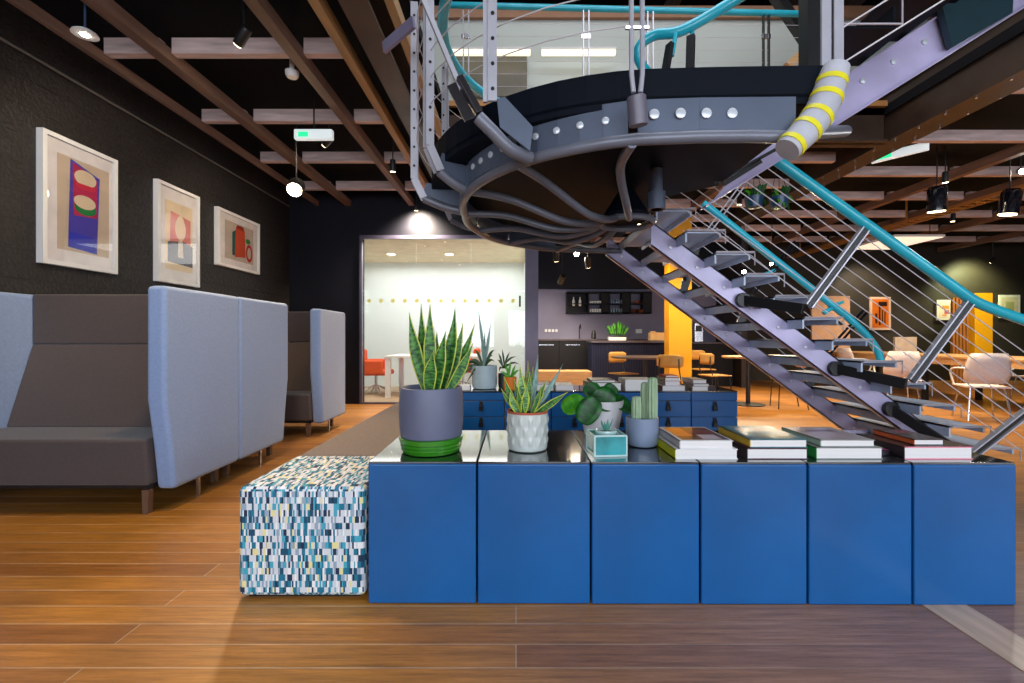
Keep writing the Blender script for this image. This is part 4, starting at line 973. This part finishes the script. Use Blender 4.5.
# ceiling panels
for i, (x0, x1, y0, y1, lb) in enumerate(((7.05, 8.0, 8.57, 9.8, 'white square ceiling light panel hung above the long oak table'),)):
    t = thing('ceiling_light_panel', lb, 'lamp', ((x0+x1)/2, (y0+y1)/2, 2.98))
    MB().box(x0, x1, y0, y1, 2.99, 3.03).build('frame', WHITEP, t)
    MB().box(x0+.02, x1-.02, y0+.02, y1-.02, 2.98, 2.99).build('diffuser', mat('panel_glow', (1, .95, .85), emit=((1, .85, .68), .62)), t)
    MB().box(x0+.1, x0+.11, y0+.2, y0+.21, 3.03, 3.6).box(x1-.11, x1-.1, y0+.2, y0+.21, 3.03, 3.6).build('hanger', BLACKM, t)
for (px, py, Y) in ((391, 254, 9.6), (449, 254, 9.6), (429, 276.5, 10.3)):
    if py < 260:
        x = XP(px, 9.3)
        t = thing('downlight', 'round recessed downlight in the cream meeting-room ceiling, %s one of two' % ('left' if px < 400 else 'right'), 'lamp', (x, 9.3, 2.79))
        MB().lathe([(.05, 2.785), (.085, 2.79), (.09, 2.799)], (x, 9.3, 0), 24).build('trim_ring', WHITEP, t)
        MB().lathe([(.001, 2.787), (.07, 2.787), (.07, 2.79)], (x, 9.3, 0), 20).build('lens', mat('bulb_60', (1, .9, .7), emit=((1, .8, .5), 60)), t)
# exit signs, smoke detector
EG = mat('exit_green', (.03, .5, .25), emit=((.02, .6, .22), 1.0))
def exitsign(label, px, py, Y, w, yaw):
    p_ = P(px, py, Y); t = thing('exit_sign', label, 'sign', p_)
    MB().box(p_.x-w/2, p_.x+w/2, Y-.03, Y+.03, p_.z-.05, p_.z+.05).build('housing', mat('sign_diffuser', (.75, .8, .8), .4, emit=((.8, .9, .9), .35)), t, bevel=.01)
    MB().box(p_.x-w*.38, p_.x-w*.12, Y-.033, Y-.029, p_.z-.03, p_.z+.02).build('green_panel', EG, t)
    MB().tube([(p_.x, Y, p_.z+.05), (p_.x, Y, 3.6)], .008, 6).build('hanger', BLACKM, t)
    t.rotation_euler = (0, 0, yaw); return t
exitsign('white exit sign box with a green light, hanging below the ceiling joists at the left', 314, 135, 4.6, .38, 0)
exitsign('slanted exit sign with a green light beside the brown steel beam', 899, 153, 5.6, .55, -.9)
t = tag(MB().lathe([(.001, -.03), (.04, -.03), (.052, -.012), (.055, .02), (.02, .022), (.02, .3), (.001, .3)], P(292, 74, 3.9)).build('smoke_detector', WHITEP), 'white smoke detector on the dark ceiling between the joists', 'smoke detector')

# cable tray at right
t = MB(); y = 4.5
t.box(6.68, 6.70, 4.2, 11.5, 3.08, 3.13).box(6.90, 6.92, 4.2, 11.5, 3.08, 3.13)
while y < 11.4: t.box(6.70, 6.90, y, y+.03, 3.09, 3.11); y += .16
for y in (4.6, 8, 11): t.box(6.79, 6.81, y, y+.02, 3.1, 3.6)
tag(t.build('cable_tray', mat('orange_tray', (.42, .20, .05), .4, metal=.3), smooth=False), 'orange ladder cable tray hung under the ceiling at the right', 'cable tray')

# ================================================================ MEETING ROOM FURNITURE
ORG = mat('orange_upholstery', (.78, .10, .01), .7)
def orange_chair(label, px, Y, s):
    x = XP(px, Y); t = thing('armchair', label, 'chair', (x, Y, 0))
    MB().box(x-.3, x+.3, Y-.25, Y+.25, .38, .48).build('seat', ORG, t, bevel=.04)
    MB().box(x-.3*s-.06, x-.3*s+.06, Y-.27, Y+.27, .40, .88).build('backrest', ORG, t, bevel=.05)
    MB().box(x-.3, x+.22, Y-.33, Y-.24, .40, .68).box(x-.3, x+.22, Y+.24, Y+.33, .40, .68).build('armrests', ORG, t, bevel=.04)
    MB().tube([(x, Y, .03), (x, Y, .4)], .03, 10).build('pedestal', CHROME, t)
    for k in range(4):
        a = k*PI/2+.6; MB().tube(bez([(x, Y, .18), (x+.12*math.cos(a), Y+.12*math.sin(a), .14), (x+.28*math.cos(a), Y+.28*math.sin(a), .02)], 6), .016, 8).build('leg', CHROME, t)
orange_chair('orange tub chair at the left end of the white meeting table behind the glass', 376, 9.0, 1)
orange_chair('orange tub chair half hidden behind the snake plant, inside the glazed room', 463, 9.78, -1)
t = thing('meeting_table', 'long white table inside the glazed meeting room', 'table', (XP(418, 8.7), 8.7, 0))
xa, xb = -2.37, XP(478, 8.6)
MB().box(xa, xb, 8.3, 9.4, .74, .78).build('tabletop', WHITEP, t, bevel=.005)
for x in (xa, xb-.09):
    for y in (8.32, 9.3): MB().box(x, x+.09, y, y+.07, .01, .74).build('leg', WHITEP, t)

# ================================================================ KITCHEN
KB = mat('kitchen_black', (.005, .005, .007), .5, spec=.2)
KN = mat('kitchen_navy', (.009, .012, .035), .6, spec=.2)
t = thing('kitchen_counter', 'black kitchen counter along the grey-violet wall, left of the navy island', 'counter', (2.2, 11.2, 0))
MB().box(.4, 3.9, 10.95, 11.46, .05, 1.04).build('cabinet', KB, t)
MB().box(.38, 3.92, 10.9, 11.46, 1.04, 1.08).build('worktop', mat('dark_worktop', (.06, .045, .05), .3), t)
for i in range(5):
    d = MB().box(.42+i*.62, 1.02+i*.62, 10.925, 10.95, .1, 1.02).build('door', KB, t, bevel=.004)
    MB().box(.55+i*.62, .9+i*.62, 10.90, 10.92, .93, .945).build('handle', CHROME, d)
t = thing('kitchen_island', 'dark navy kitchen island with a wooden top edge, behind the round tables', 'counter', (2.4, 10.2, 0))
xa, xb = XP(592, 10.0), XP(668, 10.0)
q = MB().box(xa, xb, 10.0, 10.6, 0, 1.0)
for i in range(30): x = xa+(xb-xa)*i/30; q.box(x, x+.02, 9.985, 10.0, .04, .98)
q.build('body', KN, t, smooth=False)
MB().box(xa-.03, xb+.03, 9.95, 10.65, 1.0, 1.04).build('worktop', mat('dark_worktop'), t)
t = thing('wood_bench', 'low block bench of orange-lit wood in front of the kitchen', 'bench', (XP(565, 8.8), 8.9, 0))
MB().box(XP(537, 8.8), XP(592, 8.8), 8.8, 9.3, .03, .46).build('body', OAK, t, bevel=.01); MB().box(XP(541, 8.8), XP(588, 8.8), 8.85, 9.25, 0, .03).build('plinth', BLACKM, t)
# wall rack
Yk = 11.2
t = thing('wall_rack', 'black open wall rack with four bays of crockery over the kitchen counter', 'shelf', (XP(610, Yk), Yk, ZP(313, Yk)))
xa, xb = XP(567, Yk), XP(652, Yk); za, zb2 = ZP(313.5, Yk), ZP(291.5, Yk)
q = MB().box(xa, xb, Yk, 11.49, za, za+.03).box(xa, xb, Yk, 11.49, zb2-.03, zb2).box(xa, xb, 11.44, 11.46, za, za+.12)
for i in range(5): x = xa+(xb-xa-.03)*i/4; q.box(x, x+.03, Yk, 11.49, za, zb2)
q.box(xa, xb, Yk, 11.49, (za+zb2)/2-.04, (za+zb2)/2-.02); q.box(xa+.03, xa+.5, 11.46, 11.48, za, zb2)
for i in (1, 2, 3): x = xa+(xb-xa-.03)*i/4; q.box(x+.33, x+.5, 11.2, 11.48, za, zb2)
q.build('frame', KB, t, smooth=False)
def smalls(name, label, cat, group, pts, prof, m):
    o0 = None
    for (x, y, z) in pts:
        if o0 is None: o0 = MB().lathe(prof, (0, 0, 0), 14).build(name, m, base=False); o = o0
        else: o = o0.copy(); COL.objects.link(o)
        o.location = (x, y, z); tag(o, label, cat, group)
zs, zm = za+.03, (za+zb2)/2-.02
smalls('mug', 'small white mug on the lower shelf of the wall rack', 'mug', 'mugs on the rack', [(XP(591+2.4*k, Yk), 11.28, zs) for k in range(7)], [(.022, 0), (.026, .005), (.026, .085), (.022, .085), (.02, .01)], WHITEG)
smalls('cup', 'small white cup on the upper shelf of the wall rack', 'cup', 'cups on the upper rack shelf', [(XP(590.5+2.6*k, Yk), 11.28, zm) for k in range(6)], [(.02, 0), (.026, .01), (.03, .06), (.026, .06), (.018, .01)], WHITEG)
smalls('glass', 'drinking glass in the third bay of the wall rack', 'glass', 'glasses on the rack', [(XP(612+2.6*k, Yk), 11.28, z) for k in range(5) for z in (zs, zm)], [(.018, 0), (.024, .005), (.028, .09), (.025, .09), (.018, .01)], plain('smoky_glass', (90, 115, 140), .15))
smalls('bottle', 'tall white bottle in the left bay of the wall rack', 'bottle', 'bottles on the rack', [(XP(574, Yk), 11.28, zm-.06), (XP(580.5, Yk), 11.28, zm-.06)], [(.03, 0), (.034, .01), (.034, .13), (.014, .17), (.012, .22), (.001, .22)], WHITEG)
smalls('copper_bowl', 'copper bowl in the right bay of the wall rack', 'bowl', 'copper bowls on the rack', [(XP(634, Yk), 11.28, zs), (XP(641.5, Yk), 11.28, zs), (XP(637, Yk), 11.28, zm), (XP(645, Yk), 11.28, zm)], [(.03, 0), (.05, .01), (.075, .06), (.07, .06), (.04, .015)], plain('copper', (200, 105, 60), .3, metal=.6))
for px in (640, 592): pass
# island plant, appliances
t = thing('planter_box', 'green spiky plant in a white trough on the kitchen island', 'plant', (XP(617, 10.2), 10.2, 1.04))
MB().box(XP(608.5, 10.2), XP(625.5, 10.2), 10.12, 10.28, 1.04, 1.12).build('trough', WHITEP, t, bevel=.01)
MB().box(XP(609.5, 10.2), XP(624.5, 10.2), 10.14, 10.26, 1.118, 1.135).build('soil', SOIL, t)
for k in range(14):
    bx_ = 610.5+k; MB().leaf(P(bx_, 335, 10.2), P(617+(bx_-617)*1.9+random.uniform(-1, 1), 320+abs(bx_-617)*.9+random.uniform(-1, 2), 10.15+.1*(k % 3)), .045, (0, 0, .05), (0, -1, .1), 8, .2).build('leaf', LLM if k % 2 else LDK, t, solid=.004, recalc=False)
t = thing('coffee_machine', 'steel coffee machine on the counter beside the yellow column', 'coffee machine', (XP(697, 10.6), 10.6, 1.0))
MB().box(XP(693, 10.6), XP(702, 10.6), 10.5, 10.8, 1.0, 1.45).build('body', CHROME, t, bevel=.02); MB().box(XP(694, 10.6), XP(700, 10.6), 10.48, 10.5, 1.25, 1.38).build('panel', BLACKM, t)
t = thing('side_counter', 'dark counter right of the yellow column carrying the coffee machine', 'counter', (XP(703, 10.6), 10.6, 0))
MB().box(XP(692, 10.5), XP(732, 10.5), 10.45, 10.95, 0, .97).build('body', KB, t); MB().box(XP(691, 10.5), XP(733, 10.5), 10.42, 10.98, .97, 1.0).build('worktop', mat('dark_worktop'), t)
tag(MB().box(XP(650, 10.2), XP(663, 10.2), 10.1, 10.35, 1.04, 1.22).box(XP(651, 10.2), XP(655, 10.2), 10.12, 10.3, 1.22, 1.25).build('bread_bin', plain('pale_wood_box', (235, 190, 130)), bevel=.02), 'pale wooden box on the kitchen island next to the yellow column', 'box')
tag(MB().lathe([(.05, 0), (.06, .01), (.055, .14), (.03, .2), (.001, .2)], (XP(594, 11.0), 11.05, 1.08), 16).build('kettle', BLACKM), 'black kettle on the kitchen counter left of the spiky plant', 'kettle')
tag(MB().tube(bez([(XP(580, 11.1), 11.2, 1.08), (XP(580, 11.1), 11.2, 1.35), (XP(580, 11.1), 11.05, 1.42), (XP(580, 11.1), 10.98, 1.33)], 6), .015, 8).build('tap', BLACKM), 'black swan-neck tap on the kitchen counter', 'tap')
for k, px in enumerate((546, 549.5, 553, 556.5)):
    tag(MB().box(XP(px, 11.47)-.03, XP(px, 11.47)+.03, 11.47, 11.5, 1.25, 1.32).build('wall_socket', WHITEP, bevel=.005), 'white wall socket in the row of four on the left of the kitchen wall', 'socket', 'sockets on the kitchen wall')
tag(MB().box(XP(636, 11.47), XP(642, 11.47), 11.47, 11.5, 1.22, 1.32).build('double_socket', WHITEP, bevel=.005), 'white double socket on the kitchen wall right of the spiky plant', 'socket')
# yellow columns
def ycol(label, px0, px1, Y, extra=None, top=ZC-.01):
    t = thing('yellow_column', label, 'column', (XP((px0+px1)/2, Y), Y, 0))
    MB().box(XP(px0, Y), XP(px1, Y), Y, Y+.28, 0, top).build('casing', YELLOW, t, bevel=.01, smooth=False)
    MB().box(XP(px0, Y)-.01, XP(px1, Y)+.01, Y-.01, Y+.29, 0, .08).build('skirting', mat('yellow_skirting', (.5, .25, .02), .5), t)
    if extra:
        for k in range(5): MB().box(XP(extra, Y)+k*.08, XP(extra, Y)+k*.08+.05, Y+.1, Y+.16, 0, top-.1).build('slat', mat('orange_brown_slat', (.42, .16, .03), .5), t)
    return t
ycol('bright yellow column in front of the kitchen, left of the stair stringers', 669, 692, 8.6)
ycol('bright yellow column with orange slats at the far right wall', 975, 993, 10.5, 957, 2.13)

# round tables and plywood chairs
PLY = mat('yellow_plywood', (.62, .34, .09), .4)
TT = mat('grey_brown_top', (.12, .09, .09), .3)
def round_table(label, x, y, r, h=.75, top=TT):
    t = thing('round_table', label, 'table', (x, y, 0))
    MB().lathe([(.001, h-.03), (r*.98, h-.03), (r, h-.015), (r, h), (.001, h)], (x, y, 0), 40).build('tabletop', top, t)
    MB().tube([(x, y, .02), (x, y, h-.03)], .035, 12).build('column', BLACKM, t); MB().lathe([(.26, 0), (.26, .012), (.05, .03), (.001, .03)], (x, y, 0), 30).build('base', BLACKM, t)
round_table('round dark-topped table between the kitchen island and the back row of cabinets', XP(645, 8.0), 8.0, .58, .78)
round_table('round table on a black pedestal right of the yellow column', XP(748, 7.6), 7.6, .40, .80, OAK)
def ply_chair(label, x, y, rz, group=None):
    t = thing('plywood_chair', label, 'chair', (x, y, 0), group); 
    MB().box(x-.2, x+.2, y-.2, y+.2, .44, .458).build('seat', PLY, t, bevel=.008)
    q = MB(); n = 8; rows = []
    for i in range(n+1):
        u = -1+2*i/n; rows.append([q.bm.verts.new((x+u*.21, y+.21-abs(u)**2*.05, z)) for z in (.64, .70, .80, .84)])
        if abs(u) > .9: rows[-1][0].co.z += .03; rows[-1][3].co.z -= .03
    for i in range(n):
        for j in range(3): q.face([rows[i][j], rows[i+1][j], rows[i+1][j+1], rows[i][j+1]])
    q.build('backrest', PLY, t, solid=.012)
    for sx in (-1, 1):
        MB().tube(bez([(x+sx*.19, y-.2, 0), (x+sx*.17, y-.17, .42), (x+sx*.17, y-.1, .435)], 5), .009, 8).build('leg', BLACKM, t)
        MB().tube(bez([(x+sx*.19, y+.22, 0), (x+sx*.17, y+.16, .42), (x+sx*.16, y+.20, .62), (x+sx*.15, y+.19, .78)], 6), .009, 8).build('leg', BLACKM, t)
    MB().tube([(x-.18, y+.17, .43), (x+.18, y+.17, .43)], .008, 6).build('crossbar', BLACKM, t)
    t.rotation_euler = (0, 0, rz); return t
ply_chair('plywood chair with its back to the kitchen, tucked left of the round dark table', XP(624, 8.4), 8.45, .5)
ply_chair('plywood chair on the right side of the round dark table, before the yellow column', XP(675, 7.2), 7.25, PI-.7)
ply_chair('plywood and tube chair standing left of the pedestal table', XP(716, 8.0), 8.05, PI/2+.2)
ply_chair('plywood seat on thin legs right of the pedestal table, partly behind the stair', XP(790, 7.2), 7.25, -PI/2-.2)
ply_chair('plywood chair under the stairs, beyond the pedestal table', XP(700, 9.7), 9.6, .3)

# long table and white shell chairs at right
t = thing('long_table', 'long light-oak table at the right, behind the white shell chairs', 'table', (7.9, 8.3, 0))
MB().box(7.1, 8.3, 5.6, 10.6, .76, .80).build('tabletop', OAK, t, bevel=.006)
MB().box(7.12, 7.16, 5.62, 10.58, .66, .76).build('apron', OAK, t)
for y in (5.7, 8.1, 10.4):
    for x in (7.2, 8.15): MB().box(x, x+.07, y, y+.07, 0, .76).build('leg', BLACKM, t)
MESH_ = mat('white_mesh_shell', (.62, .55, .55), .5, noise=(60, .1))
def shell_chair(label, x, y, rz, m=MESH_):
    t = thing('shell_chair', label, 'chair', (x, y, 0), 'white shell chairs along the long table')
    q = MB(); n = 10; rows = []
    for i in range(n+1):
        u = -1+2*i/n; rows.append([q.bm.verts.new((x+u*w_, y+yy-abs(u)**2*.10, z)) for (z, yy, w_) in ((.50, .20, .22), (.62, .24, .24), (.78, .27, .22), (.90, .30, .18))])
    for i in range(n):
        for j in range(3): q.face([rows[i][j], rows[i+1][j], rows[i+1][j+1], rows[i][j+1]])
    q.build('backrest', m, t, solid=.012)
    MB().box(x-.23, x+.23, y-.22, y+.2, .44, .465).build('seat', m, t, bevel=.01)
    for sx in (-1, 1):
        MB().tube(bez([(x+sx*.23, y+.2, .70), (x+sx*.28, y-.02, .69), (x+sx*.26, y-.16, .62), (x+sx*.23, y-.14, .46)], 6), .012, 8).build('armrest', WHITEG, t)
        for sy in (-1, 1): MB().tube([(x+sx*.17, y+sy*.15, .44), (x+sx*.22, y+sy*.22, 0)], .011, 8).build('leg', CHROME, t)
    t.rotation_euler = (0, 0, rz); return t
shell_chair('white shell chair left of the slanted stair post, backing the camera', XP(898, 7.2), 7.2, PI-.35)
shell_chair('white mesh-backed chair nearest the right edge, backing the camera', XP(981, 6.2), 6.2, PI-.4)
shell_chair('white shell chair on the far side of the long oak table', 8.6, 7.6, -PI/2)
shell_chair('white shell chair further back along the near side of the long table', 6.75, 9.2, PI/2)
t = tag(MB().box(XP(895, 9.2), XP(917, 9.2), 9.2, 9.25, .802, 1.12).build('table_sign', mat('grey_beige_card', (.42, .36, .32), .7, noise=(8, .15)), bevel=.004), 'pale card sign standing on the long oak table', 'sign')
# posters and pinboards on the far wall
def poster(label, px0, px1, py0, py1, Y, bg, fr, shapes=()):
    x0, x1, z0, z1 = XP(px0, Y), XP(px1, Y), ZP(py1, Y), ZP(py0, Y)
    t = thing('poster', label, 'poster', ((x0+x1)/2, Y, z0))
    MB().box(x0, x1, Y-.03, Y, z0, z1).build('frame', plain('pf%d%d%d' % fr, fr), t, smooth=False)
    q = MB().box(x0+.06, x1-.06, Y-.033, Y-.03, z0+.06, z1-.06); ms = [plain('pb%d%d%d' % bg, bg)]
    for k, (c, u0, u1, v0, v1) in enumerate(shapes):
        ms.append(plain('ps%d%d%d' % c, c)); q.box(x0+(x1-x0)*u0, x0+(x1-x0)*u1, Y-.035, Y-.033, z0+(z1-z0)*v0, z0+(z1-z0)*v1, k+1)
    q.build('print', ms, t, smooth=False)
poster('orange poster with a black bar drawing in a cream frame on the far wall', 869, 890, 297, 330, 11.88, (215, 110, 20), (225, 190, 160),
       [((60, 25, 10), .25, .35, .2, .5), ((60, 25, 10), .42, .5, .15, .75), ((60, 25, 10), .56, .62, .2, .6), ((60, 25, 10), .68, .74, .15, .55), ((40, 15, 10), .4, .8, .72, .85)])
poster('small white poster with orange and pink marks, left of the slatted yellow column', 936, 952, 300, 320, 11.88, (225, 215, 200), (235, 230, 220), [((220, 140, 60), .3, .75, .55, .72), ((200, 90, 110), .45, .75, .3, .5), ((230, 150, 80), .3, .6, .2, .28)])
poster('white poster with faint print at the right of the far yellow column', 998, 1019, 295, 318, 11.88, (215, 205, 175), (232, 228, 222), [((170, 170, 120), .3, .7, .3, .7)])
t = thing('pinboard', 'peach-coloured panel board with a dark slot, beyond the staircase rail', 'board', (XP(832, 9.6), 9.6, 0))
MB().box(XP(812, 9.6), XP(850, 9.6), 9.6, 9.64, ZP(352, 9.6), ZP(296, 9.6)).build('panel', plain('peach_panel', (180, 145, 120)), t, smooth=False)
for px in (814, 846): MB().box(XP(px, 9.6), XP(px+1.6, 9.6), 9.62, 9.66, 0, .85).build('leg', BLACKM, t)
MB().box(XP(812, 9.6), XP(842, 9.6), 9.59, 9.6, ZP(325, 9.6), ZP(321, 9.6)).build('slot', BLACKM, t)
# hanging planters
def hplant(label, px, seed, m):
    random.seed(seed); Y = 6.3; p_ = P(px, 203, Y)
    t = thing('hanging_planter', label, 'plant', p_)
    MB().lathe([(.07, -.07), (.10, -.06), (.125, .08), (.118, .08), (.09, -.04)], p_, 28).build('pot', plain('pot_deep_blue', (40, 75, 115), .3), t)
    MB().lathe([(.11, .05), (.001, .06)], p_, 20).build('soil', SOIL, t)
    for k in range(3): a = k*2.1; MB().tube([p_+Vector((.12*math.cos(a), .12*math.sin(a), .07)), (p_.x, Y, 3.6)], .004, 5).build('cord', BLACKM, t)
    for k in range(34):
        a = random.uniform(0, 2*PI); r = random.uniform(.05, .2); b0 = p_+Vector((.06*math.cos(a), .06*math.sin(a), .06)); tp = p_+Vector((r*math.cos(a), r*math.sin(a)*.7, random.uniform(-.12, .26) if r < .2 else random.uniform(-.22, .1)))
        MB().leaf(b0, tp, .06, (0, 0, .06), (.1, -1, .4), 8, .25).build('leaf', m if k % 4 else LLM, t, solid=.003, recalc=False)
hplant('leafy hanging planter in the shade, left one of two under the upper flight', 754, 3, LDK)
hplant('trailing green plant in a blue hanging pot, right one of two under the upper flight', 779, 5, LDK)
